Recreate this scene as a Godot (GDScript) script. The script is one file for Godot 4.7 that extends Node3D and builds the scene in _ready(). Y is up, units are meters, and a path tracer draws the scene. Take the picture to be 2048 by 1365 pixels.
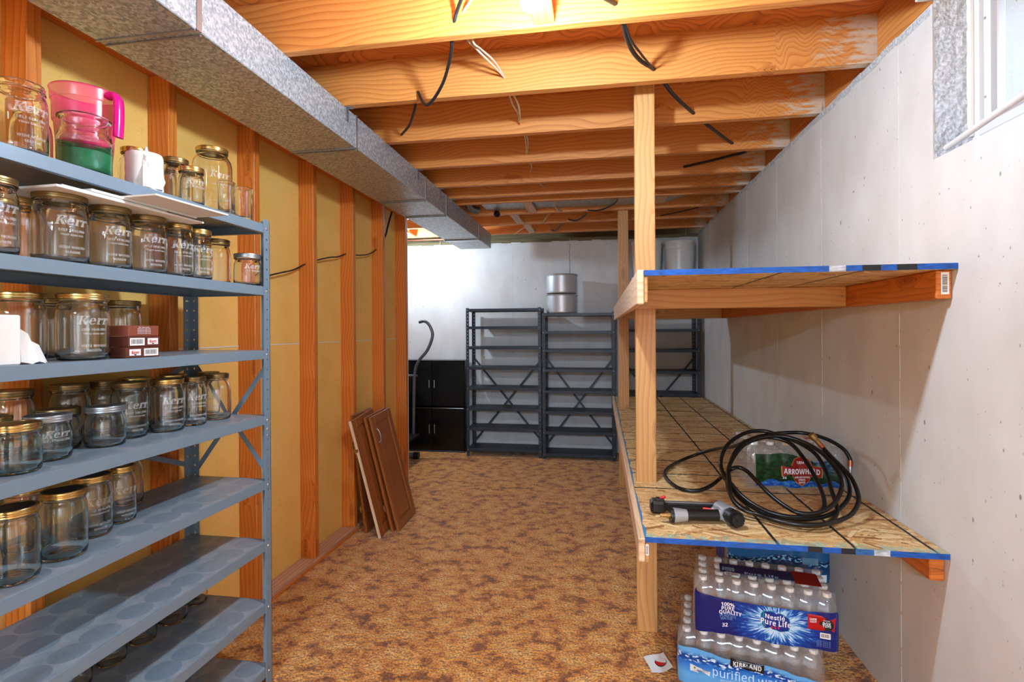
extends Node3D
# A basement store room: stud wall and jar shelves on the left, concrete wall and timber bench on the right.
const CAM_H := 1.36
const FOCAL := 1055.0          # pixels in the 2048 x 1365 frame
const WALL_X := 1.042          # inner face of the right concrete wall
const STUD_X := -1.644         # front of the studs
const BACK_Z := -5.92          # face of the back wall
const NEAR_Z := 5.2           # unseen wall behind the viewer, moved far back to suit the fill light
const JOIST_Y := 2.39          # underside of the joists
const SUB_Y := 2.58            # underside of the subfloor
var rng := RandomNumberGenerator.new()
var M := {}
var used := {}
var fonts := {}


func _ready():
	rng.seed = 7
	set_camera()
	set_light()
	make_materials()
	build_shell()
	build_window()
	build_lamps()
	build_duct()
	build_jar_shelving()
	build_bench()
	build_back_units()
	build_back_corner()
	build_cabinet_doors()
	build_cables()
	build_jars()
	build_shelf_items()
	build_water()
	build_hose()
	build_nailer()
	build_small_things()


func set_camera():
	var c := Camera3D.new()
	c.name = "camera"
	add_child(c)
	c.position = Vector3(0, CAM_H, 0)
	c.rotation_order = EULER_ORDER_YXZ
	c.rotation_degrees = Vector3(-0.047, 9.474, -0.347)
	c.projection = Camera3D.PROJECTION_FRUSTUM
	c.near = 0.05
	c.far = 60.0
	c.size = 1365.0 / FOCAL * c.near
	c.frustum_offset = Vector2(0, -(682.5 - 661.1) / FOCAL * c.near)
	c.current = true


func set_light():
	var e := Environment.new()
	e.background_mode = Environment.BG_SKY
	var sky := Sky.new()
	var pm := ProceduralSkyMaterial.new()
	pm.sky_top_color = Color(0.70, 0.83, 1.0)
	pm.sky_horizon_color = Color(0.90, 0.95, 1.0)
	pm.ground_horizon_color = Color(0.80, 0.84, 0.86)
	pm.ground_bottom_color = Color(0.5, 0.5, 0.48)
	pm.sky_energy_multiplier = 1.0
	pm.ground_energy_multiplier = 1.0
	sky.sky_material = pm
	e.sky = sky
	e.background_energy_multiplier = 1.6
	e.tonemap_mode = Environment.TONE_MAPPER_LINEAR
	e.tonemap_exposure = 3.35
	e.sdfgi_enabled = true
	e.ssao_enabled = true
	e.ssil_enabled = true
	var w := WorldEnvironment.new()
	w.name = "world"
	w.environment = e
	add_child(w)


const LAMP_A := Vector3(-0.18, 2.26, -1.43)   # bare bulb between the joists over the aisle
const LAMP_B := Vector3(-2.03, 2.29, -5.25)   # bare bulb in the open end, behind the stud wall
const LAMP_C := Vector3(-0.30, 2.37, 3.36)   # added fill light behind the viewer, brightens the whole room
const POWER := {"A": 0.62, "B": 0.50, "C": 16.5}


# ---------------------------------------------------------------- helpers
func numbered(called: String) -> String:
	if not used.has(called):
		used[called] = 0
		return called
	used[called] += 1
	return "%s_%03d" % [called, used[called]]


func tag(o: Node, label: String, category: String, group := "") -> Node:
	o.set_meta("label", label)
	o.set_meta("category", category)
	if group != "":
		o.set_meta("group", group)
	return o


func thing(called: String, label: String, category: String, at := Vector3.ZERO, turn := 0.0, group := "") -> Node3D:
	var o := Node3D.new()
	o.name = numbered(called)
	add_child(o)
	o.position = at
	o.rotation.y = turn
	tag(o, label, category, group)
	return o


func structure(called: String) -> Node3D:
	var o := Node3D.new()
	o.name = called
	add_child(o)
	o.set_meta("kind", "structure")
	return o


func mi(called: String, mesh: Mesh, m: Material, parent: Node, at := Vector3.ZERO, rot := Vector3.ZERO) -> MeshInstance3D:
	var o := MeshInstance3D.new()
	o.name = called
	o.mesh = mesh
	if m:
		o.material_override = m
	parent.add_child(o, true)
	o.position = at
	o.rotation = rot
	return o


func st_new() -> SurfaceTool:
	var st := SurfaceTool.new()
	st.begin(Mesh.PRIMITIVE_TRIANGLES)
	return st


func done(st: SurfaceTool, called: String, m: Material, parent: Node, at := Vector3.ZERO, rot := Vector3.ZERO) -> MeshInstance3D:
	return mi(called, st.commit(), m, parent, at, rot)


func tri(st: SurfaceTool, p: Array, n: Array, uv: Array):
	# front faces run clockwise: order the corners by their normals
	var face: Vector3 = (p[1] - p[0]).cross(p[2] - p[0])
	var o := [0, 2, 1] if face.dot(n[0] + n[1] + n[2]) > 0 else [0, 1, 2]
	for k in o:
		st.set_normal(n[k])
		st.set_uv(uv[k])
		st.add_vertex(p[k])


func flat(st: SurfaceTool, pts: Array, out: Vector3, uvs := []):
	var n: Vector3 = (pts[1] - pts[0]).cross(pts[2] - pts[0]).normalized()
	if n.dot(out) < 0:
		n = -n
	var uv: Array = uvs
	if uv.is_empty():
		for k in pts.size():
			uv.append(Vector2.ZERO)
	for k in range(1, pts.size() - 1):
		tri(st, [pts[0], pts[k], pts[k + 1]], [n, n, n], [uv[0], uv[k], uv[k + 1]])


# a chamfered box; uv: u along the longest side (2.4 m to a texture), v across (0.25 m to a texture)
func bx(st: SurfaceTool, c: Vector3, s: Vector3, b := 0.002, off := Vector2.ZERO, along := -1, basis := Basis.IDENTITY):
	var h := s / 2.0
	b = minf(b, minf(h.x, minf(h.y, h.z)) * 0.45)
	if along < 0:
		along = 0 if s.x >= s.y and s.x >= s.z else (1 if s.y >= s.z else 2)
	var add := func(pts: Array, out: Vector3, ax: int):
		var uv := []
		for p in pts:
			var q: Vector3 = p
			var others := [0, 1, 2]
			others.erase(ax)
			var ua: float
			var va: float
			if ax == along:
				ua = q[others[0]] * 0.3
				va = q[others[1]] + h[others[1]]
			else:
				others.erase(along)
				ua = q[along]
				va = q[others[0]] + h[others[0]]
			uv.append(Vector2(ua / 2.4 + off.x, va / 0.25 + off.y))
		var w := []
		for p in pts:
			w.append(c + basis * p)
		flat(st, w, basis * out, uv)
	for ax in 3:
		var a1 := (ax + 1) % 3
		var a2 := (ax + 2) % 3
		for sg in [-1.0, 1.0]:
			var pts := []
			for q in [[-1, -1], [1, -1], [1, 1], [-1, 1]]:
				var p := Vector3.ZERO
				p[ax] = sg * h[ax]
				p[a1] = q[0] * (h[a1] - b)
				p[a2] = q[1] * (h[a2] - b)
				pts.append(p)
			var out := Vector3.ZERO
			out[ax] = sg
			add.call(pts, out, ax)
		for s1 in [-1.0, 1.0]:
			for s2 in [-1.0, 1.0]:
				var pts := []
				for e in [-1.0, 1.0]:
					var p := Vector3.ZERO
					p[ax] = e * (h[ax] - b)
					p[a1] = s1 * h[a1]
					p[a2] = s2 * (h[a2] - b)
					var q := Vector3.ZERO
					q[ax] = e * (h[ax] - b)
					q[a1] = s1 * (h[a1] - b)
					q[a2] = s2 * h[a2]
					if e < 0:
						pts.append(p)
						pts.append(q)
					else:
						pts.append(q)
						pts.append(p)
				var out := Vector3.ZERO
				out[a1] = s1
				out[a2] = s2
				add.call(pts, out, a1)
	for sx in [-1.0, 1.0]:
		for sy in [-1.0, 1.0]:
			for sz in [-1.0, 1.0]:
				var g := Vector3(sx, sy, sz)
				add.call([Vector3(sx * h.x, sy * (h.y - b), sz * (h.z - b)), Vector3(sx * (h.x - b), sy * h.y, sz * (h.z - b)), Vector3(sx * (h.x - b), sy * (h.y - b), sz * h.z)], g, 0)


func box(called: String, c: Vector3, s: Vector3, m: Material, parent: Node, b := 0.002) -> MeshInstance3D:
	var st := st_new()
	bx(st, Vector3.ZERO, s, b, Vector2(rng.randf(), rng.randf() * 0.25))
	return done(st, called, m, parent, c)


# box between two corners
func span(called: String, lo: Vector3, hi: Vector3, m: Material, parent: Node, b := 0.002) -> MeshInstance3D:
	return box(called, (lo + hi) / 2.0, (hi - lo).abs(), m, parent, b)


func frame_of(d: Vector3) -> Basis:
	var z := d.normalized()
	var up := Vector3.UP if absf(z.y) < 0.95 else Vector3.RIGHT
	var x := up.cross(z).normalized()
	return Basis(x, z.cross(x), z)


# a flat bar from a to b, w wide along the given direction and t thick
func bar(st: SurfaceTool, a: Vector3, b: Vector3, w: float, t: float, wide := Vector3.UP):
	var z := (b - a).normalized()
	var y := (wide - z * wide.dot(z)).normalized()
	bx(st, (a + b) / 2.0, Vector3(t, w, a.distance_to(b)), t * 0.2, Vector2.ZERO, 2, Basis(y.cross(z), y, z))


func cyl(st: SurfaceTool, a: Vector3, b: Vector3, ra: float, rb := -1.0, seg := 20, caps := true):
	if rb < 0:
		rb = ra
	var f := frame_of(b - a)
	var slope := (ra - rb) / maxf(a.distance_to(b), 1e-6)
	for k in seg:
		var c0 := Vector3(cos(TAU * k / seg), sin(TAU * k / seg), 0)
		var c1 := Vector3(cos(TAU * (k + 1) / seg), sin(TAU * (k + 1) / seg), 0)
		var d0 := f * c0
		var d1 := f * c1
		var n0 := (d0 + f.z * slope).normalized()
		var n1 := (d1 + f.z * slope).normalized()
		var u0 := Vector2(float(k) / seg, 0)
		var u1 := Vector2(float(k + 1) / seg, 0)
		tri(st, [a + d0 * ra, a + d1 * ra, b + d1 * rb], [n0, n1, n1], [u0, u1, u1 + Vector2(0, 1)])
		tri(st, [a + d0 * ra, b + d1 * rb, b + d0 * rb], [n0, n1, n0], [u0, u1 + Vector2(0, 1), u0 + Vector2(0, 1)])
		if caps:
			if ra > 0:
				flat(st, [a, a + d0 * ra, a + d1 * ra], -f.z)
			if rb > 0:
				flat(st, [b, b + d0 * rb, b + d1 * rb], f.z)


# profile: array of Vector2(radius, y) traced up the outside; sharp corners where a point is repeated
func lathe(st: SurfaceTool, prof: Array, seg := 40, at := Vector3.ZERO, ripple := 0.0, ripples := 0):
	var np := prof.size()
	var nrm := []
	for i in np:
		var a: Vector2 = prof[maxi(i - 1, 0)]
		var b: Vector2 = prof[mini(i + 1, np - 1)]
		if i > 0 and prof[i] == prof[i - 1]:
			a = prof[i]
		if i < np - 1 and prof[i] == prof[i + 1]:
			b = prof[i]
		var t: Vector2 = (b - a).normalized()
		nrm.append(Vector2(t.y, -t.x))
	for i in np - 1:
		if prof[i] == prof[i + 1]:
			continue
		for k in seg:
			var p := []
			var n := []
			var uv := []
			for q in [[i, k], [i, k + 1], [i + 1, k + 1], [i + 1, k]]:
				var a: float = TAU * q[1] / seg
				var r: float = prof[q[0]].x
				if ripples > 0:
					r *= 1.0 + ripple * cos(a * ripples)
				p.append(at + Vector3(r * cos(a), prof[q[0]].y, r * sin(a)))
				n.append(Vector3(nrm[q[0]].x * cos(a), nrm[q[0]].y, nrm[q[0]].x * sin(a)))
				uv.append(Vector2(float(q[1]) / seg, float(q[0]) / (np - 1)))
			if prof[i].x > 1e-6:
				tri(st, [p[0], p[1], p[2]], [n[0], n[1], n[2]], [uv[0], uv[1], uv[2]])
			if prof[i + 1].x > 1e-6:
				tri(st, [p[0], p[2], p[3]], [n[0], n[2], n[3]], [uv[0], uv[2], uv[3]])


func smooth_path(pts: Array, steps := 6, closed := false) -> Array:
	var out := []
	var n := pts.size()
	for i in (n if closed else n - 1):
		var p0: Vector3 = pts[(i - 1 + n) % n] if closed or i > 0 else pts[0] * 2 - pts[1]
		var p1: Vector3 = pts[i]
		var p2: Vector3 = pts[(i + 1) % n]
		var p3: Vector3 = pts[(i + 2) % n] if closed or i + 2 < n else pts[n - 1] * 2 - pts[n - 2]
		for s in steps:
			var t := float(s) / steps
			out.append(0.5 * ((2 * p1) + (p2 - p0) * t + (2 * p0 - 5 * p1 + 4 * p2 - p3) * t * t + (3 * p1 - p0 - 3 * p2 + p3) * t * t * t))
	if not closed:
		out.append(pts[n - 1])
	return out


func tube(st: SurfaceTool, path: Array, r: float, seg := 10, flatness := 1.0, caps := true):
	var n := path.size()
	var f := frame_of(path[1] - path[0])
	var frames := [f]
	for i in range(1, n):
		var t: Vector3 = (path[mini(i + 1, n - 1)] - path[i - 1]).normalized()
		var prev: Basis = frames[i - 1]
		var x: Vector3 = (prev.x - t * prev.x.dot(t)).normalized()
		frames.append(Basis(x, t.cross(x), t))
	for i in n - 1:
		for k in seg:
			var p := []
			var nn := []
			var uv := []
			for q in [[i, k], [i, k + 1], [i + 1, k + 1], [i + 1, k]]:
				var a: float = TAU * q[1] / seg
				var fr: Basis = frames[q[0]]
				var d: Vector3 = fr.x * cos(a) + fr.y * sin(a)
				p.append(path[q[0]] + fr.x * cos(a) * r + fr.y * sin(a) * r * flatness)
				nn.append(d)
				uv.append(Vector2(float(q[1]) / seg, float(q[0])))
			tri(st, [p[0], p[1], p[2]], [nn[0], nn[1], nn[2]], [uv[0], uv[1], uv[2]])
			tri(st, [p[0], p[2], p[3]], [nn[0], nn[2], nn[3]], [uv[0], uv[2], uv[3]])
	if caps:
		for e in [0, n - 1]:
			var fr: Basis = frames[e]
			for k in seg:
				var a0: float = TAU * k / seg
				var a1: float = TAU * (k + 1) / seg
				flat(st, [path[e], path[e] + fr.x * cos(a0) * r + fr.y * sin(a0) * r * flatness, path[e] + fr.x * cos(a1) * r + fr.y * sin(a1) * r * flatness], fr.z * (-1.0 if e == 0 else 1.0))


# an outline in x, y pushed along z from z0 to z1
func prism(st: SurfaceTool, poly: PackedVector2Array, z0: float, z1: float, basis := Basis.IDENTITY, at := Vector3.ZERO):
	var ix := Geometry2D.triangulate_polygon(poly)
	for k in range(0, ix.size(), 3):
		for e in [[z0, -1.0], [z1, 1.0]]:
			var p := []
			for q in 3:
				p.append(at + basis * Vector3(poly[ix[k + q]].x, poly[ix[k + q]].y, e[0]))
			flat(st, p, basis * Vector3(0, 0, e[1]))
	var mid := Vector2.ZERO
	for p in poly:
		mid += p / poly.size()
	var turn := 0.0
	for k in poly.size():
		var a := poly[k]
		var b := poly[(k + 1) % poly.size()]
		turn += a.x * b.y - b.x * a.y
	for k in poly.size():
		var a := poly[k]
		var b := poly[(k + 1) % poly.size()]
		var out := Vector3(b.y - a.y, a.x - b.x, 0) * signf(turn)
		flat(st, [at + basis * Vector3(a.x, a.y, z0), at + basis * Vector3(b.x, b.y, z0), at + basis * Vector3(b.x, b.y, z1), at + basis * Vector3(a.x, a.y, z1)], basis * out)


# a strip in the x, y plane (w wide, long tall, t thick along z) with a row of round holes
func punched(st: SurfaceTool, base: Vector3, basis: Basis, w: float, tall: float, t: float, pitch: float, r: float):
	var cells := int(tall / pitch)
	var top := cells * pitch
	for c in cells:
		var y0 := c * pitch
		var mid := Vector2(w / 2, y0 + pitch / 2)
		for k in 8:
			var a0 := TAU * k / 8.0 + PI / 8
			var a1 := TAU * (k + 1) / 8.0 + PI / 8
			var ring := []
			var edge := []
			for a in [a0, a1]:
				var d := Vector2(cos(a), sin(a))
				ring.append(mid + d * r)
				var reach := minf(w / 2 / maxf(absf(d.x), 1e-5), pitch / 2 / maxf(absf(d.y), 1e-5))
				edge.append(mid + d * reach)
			var pts := [ring[0], edge[0], edge[1], ring[1]]
			# square off the corners of the cell
			for sx in [-1, 1]:
				for sy in [-1, 1]:
					var cr := mid + Vector2(sx * w / 2, sy * pitch / 2)
					var ca := (cr - mid).angle()
					if wrapf(ca - a0, 0, TAU) < TAU / 8 and wrapf(ca - a0, 0, TAU) > 1e-4:
						pts = [ring[0], edge[0], cr, edge[1], ring[1]]
			for e in [[0.0, -1.0], [t, 1.0]]:
				var p := []
				for q in pts:
					p.append(base + basis * Vector3(q.x, q.y, e[0]))
				flat(st, p, basis * Vector3(0, 0, e[1]))
			flat(st, [base + basis * Vector3(ring[0].x, ring[0].y, 0), base + basis * Vector3(ring[1].x, ring[1].y, 0), base + basis * Vector3(ring[1].x, ring[1].y, t), base + basis * Vector3(ring[0].x, ring[0].y, t)], basis * Vector3(mid.x - ring[0].x, mid.y - ring[0].y, 0))
	if tall - top > 0.001:
		bx(st, base + basis * Vector3(w / 2, (top + tall) / 2, t / 2), Vector3(w, tall - top, t), 0.0002, Vector2.ZERO, 1, basis)
	for x in [0.0, w]:
		flat(st, [base + basis * Vector3(x, 0, 0), base + basis * Vector3(x, top, 0), base + basis * Vector3(x, top, t), base + basis * Vector3(x, 0, t)], basis * Vector3(x - w / 2, 0, 0))


func font(kind := "sans", bold := false, italic := false) -> Font:
	var key := "%s%s%s" % [kind, bold, italic]
	if not fonts.has(key):
		var f := SystemFont.new()
		f.font_names = PackedStringArray(["Droid Serif" if kind == "serif" else "Droid Sans"])
		f.font_weight = 700 if bold else 400
		f.font_italic = italic
		fonts[key] = f
	return fonts[key]


# lettering of a given height (capitals), its points sent through place(x, y, out) to the surface it is printed on
func letters(text: String, height: float, place: Callable, m: Material, parent: Node, called := "lettering", kind := "sans", bold := true, italic := false, thick := 0.0006, slant := 0.0, squeeze := 1.0) -> MeshInstance3D:
	var tm := TextMesh.new()
	tm.text = text
	tm.font = font(kind, bold, italic)
	tm.font_size = 32
	tm.pixel_size = height / 23.0
	tm.depth = thick
	tm.curve_step = 2.0
	var st := st_new()
	for s in tm.get_surface_count():
		var a := tm.surface_get_arrays(s)
		var v: PackedVector3Array = a[Mesh.ARRAY_VERTEX]
		var ix: PackedInt32Array = a[Mesh.ARRAY_INDEX] if a[Mesh.ARRAY_INDEX] != null else PackedInt32Array(range(v.size()))
		for k in range(0, ix.size(), 3):
			var p := []
			for q in 3:
				var w := v[ix[k + q]]
				p.append(place.call(w.x * squeeze + w.y * slant, w.y, w.z + thick / 2))
			if ((p[1] - p[0]) as Vector3).cross(p[2] - p[0]).length() < 1e-14:
				continue
			# TextMesh winds clockwise seen from outside
			var nn: Vector3 = -((p[1] - p[0]) as Vector3).cross(p[2] - p[0]).normalized()
			for q in 3:
				st.set_normal(nn)
				st.set_uv(Vector2.ZERO)
				st.add_vertex(p[q])
	return done(st, called, m, parent)


# ---------------------------------------------------------------- materials
func plain(color: Color, rough := 0.6, metal := 0.0) -> StandardMaterial3D:
	var m := StandardMaterial3D.new()
	m.albedo_color = color
	m.roughness = rough
	m.metallic = metal
	return m


func pane(color: Color, alpha: float, rough := 0.03) -> StandardMaterial3D:
	var m := plain(Color(color, alpha), rough)
	m.transparency = BaseMaterial3D.TRANSPARENCY_ALPHA
	return m


func clear_glass(color: Color) -> StandardMaterial3D:
	var m := plain(Color(color, 0.0), 0.0)
	m.refraction_enabled = true
	m.refraction_scale = 0.05
	m.transparency = BaseMaterial3D.TRANSPARENCY_ALPHA
	return m


func noise(kind: int, freq: float, sd: int, octaves := 3) -> FastNoiseLite:
	var n := FastNoiseLite.new()
	n.noise_type = kind as FastNoiseLite.NoiseType
	n.frequency = freq
	n.seed = sd
	n.fractal_octaves = octaves
	return n


func ntex(n: FastNoiseLite, colors: Array, size := 512, as_normal := false) -> NoiseTexture2D:
	var t := NoiseTexture2D.new()
	t.width = size
	t.height = size
	t.seamless = true
	t.noise = n
	t.generate_mipmaps = false
	if as_normal:
		t.as_normal_map = true
		t.bump_strength = 6.0
	if not colors.is_empty():
		var g := Gradient.new()
		var off := PackedFloat32Array()
		var col := PackedColorArray()
		for c in colors:
			off.append(c[0])
			col.append(c[1])
		g.offsets = off
		g.colors = col
		t.color_ramp = g
	return t


func tri_world(m: StandardMaterial3D, scale: Vector3):
	m.uv1_triplanar = true
	m.uv1_world_triplanar = true
	m.uv1_scale = scale
	m.uv1_triplanar_sharpness = 8.0


func detail(m: StandardMaterial3D, t: Texture2D, scale: Vector3, blend := BaseMaterial3D.BLEND_MODE_MUL):
	m.detail_enabled = true
	m.detail_albedo = t
	m.detail_blend_mode = blend
	m.detail_uv_layer = BaseMaterial3D.DETAIL_UV_2
	m.uv2_triplanar = true
	m.uv2_world_triplanar = true
	m.uv2_triplanar_sharpness = 8.0
	m.uv2_scale = scale


func img_tex(w: int, h: int, data: PackedByteArray, alpha := false) -> ImageTexture:
	return ImageTexture.create_from_image(Image.create_from_data(w, h, false, Image.FORMAT_RGBA8 if alpha else Image.FORMAT_RGB8, data))


# sawn timber: growth lines running along u, with knots
func wood_tex(w: int, h: int, sd: int, light: Color, dark: Color, lines: float, wander: float, knots: int) -> ImageTexture:
	var n := noise(FastNoiseLite.TYPE_SIMPLEX_SMOOTH, 1.0, sd, 2)
	var fine := noise(FastNoiseLite.TYPE_VALUE, 1.0, sd + 9, 2)
	var r := RandomNumberGenerator.new()
	r.seed = sd
	var kn := []
	for k in knots:
		kn.append([r.randf_range(0.06, 0.94) * w, r.randf_range(0.15, 0.8) * h, r.randf_range(9, 18)])
	var data := PackedByteArray()
	data.resize(w * h * 3)
	var ct := PackedFloat32Array()
	var sn := PackedFloat32Array()
	for x in w:
		ct.append(cos(TAU * x / w))
		sn.append(sin(TAU * x / w))
	var at := 0
	for y in h:
		var fy := float(y) / h
		for x in w:
			var g := fy * lines + n.get_noise_3d(ct[x] * 0.55, sn[x] * 0.55, fy * 0.8) * wander
			var knot := 0.0
			for k in kn:
				var dx: float = (x - k[0]) / 1.9
				var dy: float = y - k[1]
				var d2: float = (dx * dx + dy * dy) / (k[2] * k[2])
				if d2 < 9.0:
					g += exp(-d2 * 0.7) * 2.2 * signf(dy)
					if d2 < 1.0:
						knot = maxf(knot, 1.0 - d2 * d2)
						g = sqrt(d2) * 3.0
			var f := g - floorf(g)
			var t := f * f * f * 0.75 + 0.25 * (0.5 + 0.5 * fine.get_noise_2d(x * 0.03, y * 0.9)) + knot * 0.6
			t = clampf(t, 0.0, 1.3)
			var c := light.lerp(dark, minf(t, 1.0))
			if t > 1.0:
				c = c.darkened((t - 1.0) * 1.2)
			data[at] = int(c.r * 255)
			data[at + 1] = int(c.g * 255)
			data[at + 2] = int(c.b * 255)
			at += 3
	return img_tex(w, h, data)


# a joist end caught by the white paint sprayed on the wall: speckled and streaky
func sprayed(t: ImageTexture, sd: int) -> ImageTexture:
	var im: Image = t.get_image().duplicate()
	im.resize(512, 256)
	im.convert(Image.FORMAT_RGB8)
	var coarse := noise(FastNoiseLite.TYPE_SIMPLEX, 1.0, sd, 4)
	var r := RandomNumberGenerator.new()
	r.seed = sd
	for y in 256:
		for x in 512:
			var m := (x / 512.0 - 0.52) * 1.9 + 0.75 * coarse.get_noise_2d(x * 0.006, y * 0.03) + r.randf_range(-0.22, 0.22)
			if m > 0.0:
				im.set_pixel(x, y, im.get_pixel(x, y).lerp(Color(0.80, 0.79, 0.77), clampf(m * 1.5, 0.0, 0.85)))
	return ImageTexture.create_from_image(im)


func timber(t: Texture2D, rough := 0.55) -> StandardMaterial3D:
	var m := plain(Color.WHITE, rough)
	m.albedo_texture = t
	m.heightmap_enabled = true
	m.heightmap_texture = t
	m.heightmap_scale = 0.03
	m.heightmap_deep_parallax = false
	return m


# oriented strand board: flakes of wood pressed flat
func osb_data(w: int, h: int, sd: int, count: int, len_px: float, wid_px: float) -> PackedByteArray:
	var r := RandomNumberGenerator.new()
	r.seed = sd
	var data := PackedByteArray()
	data.resize(w * h * 3)
	for k in range(0, data.size(), 3):
		data[k] = 196
		data[k + 1] = 150
		data[k + 2] = 92
	for k in count:
		var cx := r.randf() * w
		var cy := r.randf() * h
		var a := r.randfn(0.0, 0.55)
		var l := len_px * r.randf_range(0.3, 1.0)
		var b := wid_px * r.randf_range(0.35, 1.0)
		var tone := r.randf()
		var c := Color(0.89, 0.74, 0.51).lerp(Color(0.76, 0.55, 0.32), tone * tone)
		if r.randf() < 0.07:
			c = Color(0.63, 0.41, 0.22)
		if r.randf() < 0.16:
			c = Color(0.93, 0.81, 0.60)
		var ca := cos(a)
		var sa := sin(a)
		var ex := absf(ca) * l / 2 + absf(sa) * b / 2
		var ey := absf(sa) * l / 2 + absf(ca) * b / 2
		for y in range(int(cy - ey), int(cy + ey) + 1):
			for x in range(int(cx - ex), int(cx + ex) + 1):
				var u := (x - cx) * ca + (y - cy) * sa
				var v := -(x - cx) * sa + (y - cy) * ca
				if absf(u) > l / 2 - absf(v) * 0.8 or absf(v) > b / 2:
					continue
				var px := posmod(x, w)
				var py := posmod(y, h)
				var s := 1.0 + 0.10 * sin(v * 2.1 + k) - (0.16 if absf(v) > b / 2 - 1.0 else 0.0)
				var at := (py * w + px) * 3
				data[at] = int(clampf(c.r * s, 0, 1) * 255)
				data[at + 1] = int(clampf(c.g * s, 0, 1) * 255)
				data[at + 2] = int(clampf(c.b * s, 0, 1) * 255)
	return data


func make_materials():
	# timber of the house frame: old, resinous fir
	for k in 3:
		M["joist%d" % k] = timber(wood_tex(1024, 256, 20 + k, Color(0.85, 0.57, 0.29), Color(0.71, 0.41, 0.17), 12.0, 2.8, 1), 0.5)
	for k in 2:
		M["stud%d" % k] = timber(wood_tex(1024, 256, 40 + k, Color(0.86, 0.50, 0.19), Color(0.69, 0.34, 0.10), 13.0, 1.8, 4), 0.45)
	for k in 2:
		M["joist_end%d" % k] = timber(sprayed(M["joist%d" % k].albedo_texture, 90 + k), 0.6)
	# new pine of the bench
	for k in 2:
		M["pine%d" % k] = timber(wood_tex(1024, 256, 60 + k, Color(0.81, 0.61, 0.37), Color(0.70, 0.47, 0.24), 11.0, 1.5, 5), 0.5)
	M["whitewood"] = timber(wood_tex(512, 256, 70, Color(0.91, 0.79, 0.65), Color(0.82, 0.64, 0.47), 9.0, 1.4, 2), 0.6)
	M["plate"] = timber(wood_tex(512, 256, 72, Color(0.84, 0.66, 0.54), Color(0.68, 0.44, 0.33), 10.0, 1.2, 1), 0.6)
	M["door_wood"] = timber(wood_tex(512, 256, 75, Color(0.64, 0.37, 0.17), Color(0.45, 0.22, 0.09), 16.0, 2.0, 0), 0.30)
	M["ply"] = timber(wood_tex(1024, 512, 80, Color(0.82, 0.48, 0.19), Color(0.58, 0.28, 0.09), 9.0, 7.0, 0), 0.6)
	M["olive_brown_wood"] = timber(wood_tex(512, 256, 85, Color(0.50, 0.44, 0.30), Color(0.36, 0.31, 0.20), 10.0, 2.0, 1), 0.8)  # dull olive-brown timber along the top of the back wall
	M["crack"] = plain(Color(0.40, 0.39, 0.37), 0.9)
	# particle board behind the studs
	var fb := plain(Color.WHITE, 0.75)
	fb.albedo_texture = ntex(noise(FastNoiseLite.TYPE_SIMPLEX, 0.006, 3, 4), [[0.0, Color(0.92, 0.71, 0.36)], [0.5, Color(0.94, 0.74, 0.39)], [1.0, Color(0.95, 0.76, 0.43)]])
	tri_world(fb, Vector3.ONE * 0.9)
	detail(fb, ntex(noise(FastNoiseLite.TYPE_VALUE, 0.35, 5, 2), [[0.0, Color(0.86, 0.82, 0.76)], [0.2, Color(0.985, 0.98, 0.97)], [1.0, Color(1, 1, 1)]], 256), Vector3.ONE * 1.6)
	M["fibreboard"] = fb
	# painted concrete: cloudy white, pits and scuffs
	var pits := PackedByteArray()
	pits.resize(1024 * 1024 * 4)
	for k in range(0, pits.size(), 4):
		pits[k] = 70
		pits[k + 1] = 66
		pits[k + 2] = 62
	var r := RandomNumberGenerator.new()
	r.seed = 5
	for k in 420:
		var cx := r.randi() % 1024
		var cy := r.randi() % 1024
		var s := 0.5 + r.randf() * r.randf() * r.randf() * 3.2
		var tall := r.randf_range(0.8, 2.2)
		for y in range(-8, 9):
			for x in range(-5, 6):
				var d := Vector2(x, y / tall).length() - s
				var a := clampf(0.6 - d, 0, 1) * r.randf_range(0.4, 0.9)
				var at := (posmod(cy + y, 1024) * 1024 + posmod(cx + x, 1024)) * 4 + 3
				pits[at] = maxi(pits[at], int(a * 255))
	var pit_tex := img_tex(1024, 1024, pits, true)
	var cm := plain(Color.WHITE, 0.82)
	cm.albedo_texture = ntex(noise(FastNoiseLite.TYPE_SIMPLEX, 0.008, 11, 5), [[0.0, Color(0.805, 0.80, 0.79)], [0.5, Color(0.835, 0.832, 0.825)], [1.0, Color(0.86, 0.86, 0.856)]])
	tri_world(cm, Vector3(0.8, 0.45, 0.8))
	detail(cm, pit_tex, Vector3.ONE * 0.62, BaseMaterial3D.BLEND_MODE_MIX)
	cm.heightmap_enabled = true
	cm.heightmap_texture = cm.albedo_texture
	cm.heightmap_scale = 0.5
	M["concrete"] = cm
	var rc := plain(Color.WHITE, 0.9)
	rc.albedo_texture = ntex(noise(FastNoiseLite.TYPE_SIMPLEX, 0.05, 21, 5), [[0.0, Color(0.62, 0.64, 0.66)], [0.5, Color(0.74, 0.76, 0.78)], [1.0, Color(0.85, 0.86, 0.87)]])
	tri_world(rc, Vector3.ONE * 2.2)
	rc.heightmap_enabled = true
	rc.heightmap_texture = rc.albedo_texture
	rc.heightmap_scale = 1.6
	M["rough_concrete"] = rc
	# carpet: mottled shag of three browns
	var cp := plain(Color.WHITE, 0.95)
	var cn := noise(FastNoiseLite.TYPE_SIMPLEX_SMOOTH, 0.011, 31, 6)
	cn.fractal_gain = 0.66
	cn.fractal_lacunarity = 2.1
	cn.domain_warp_enabled = true
	cn.domain_warp_amplitude = 34.0
	cn.domain_warp_frequency = 0.018
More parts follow.
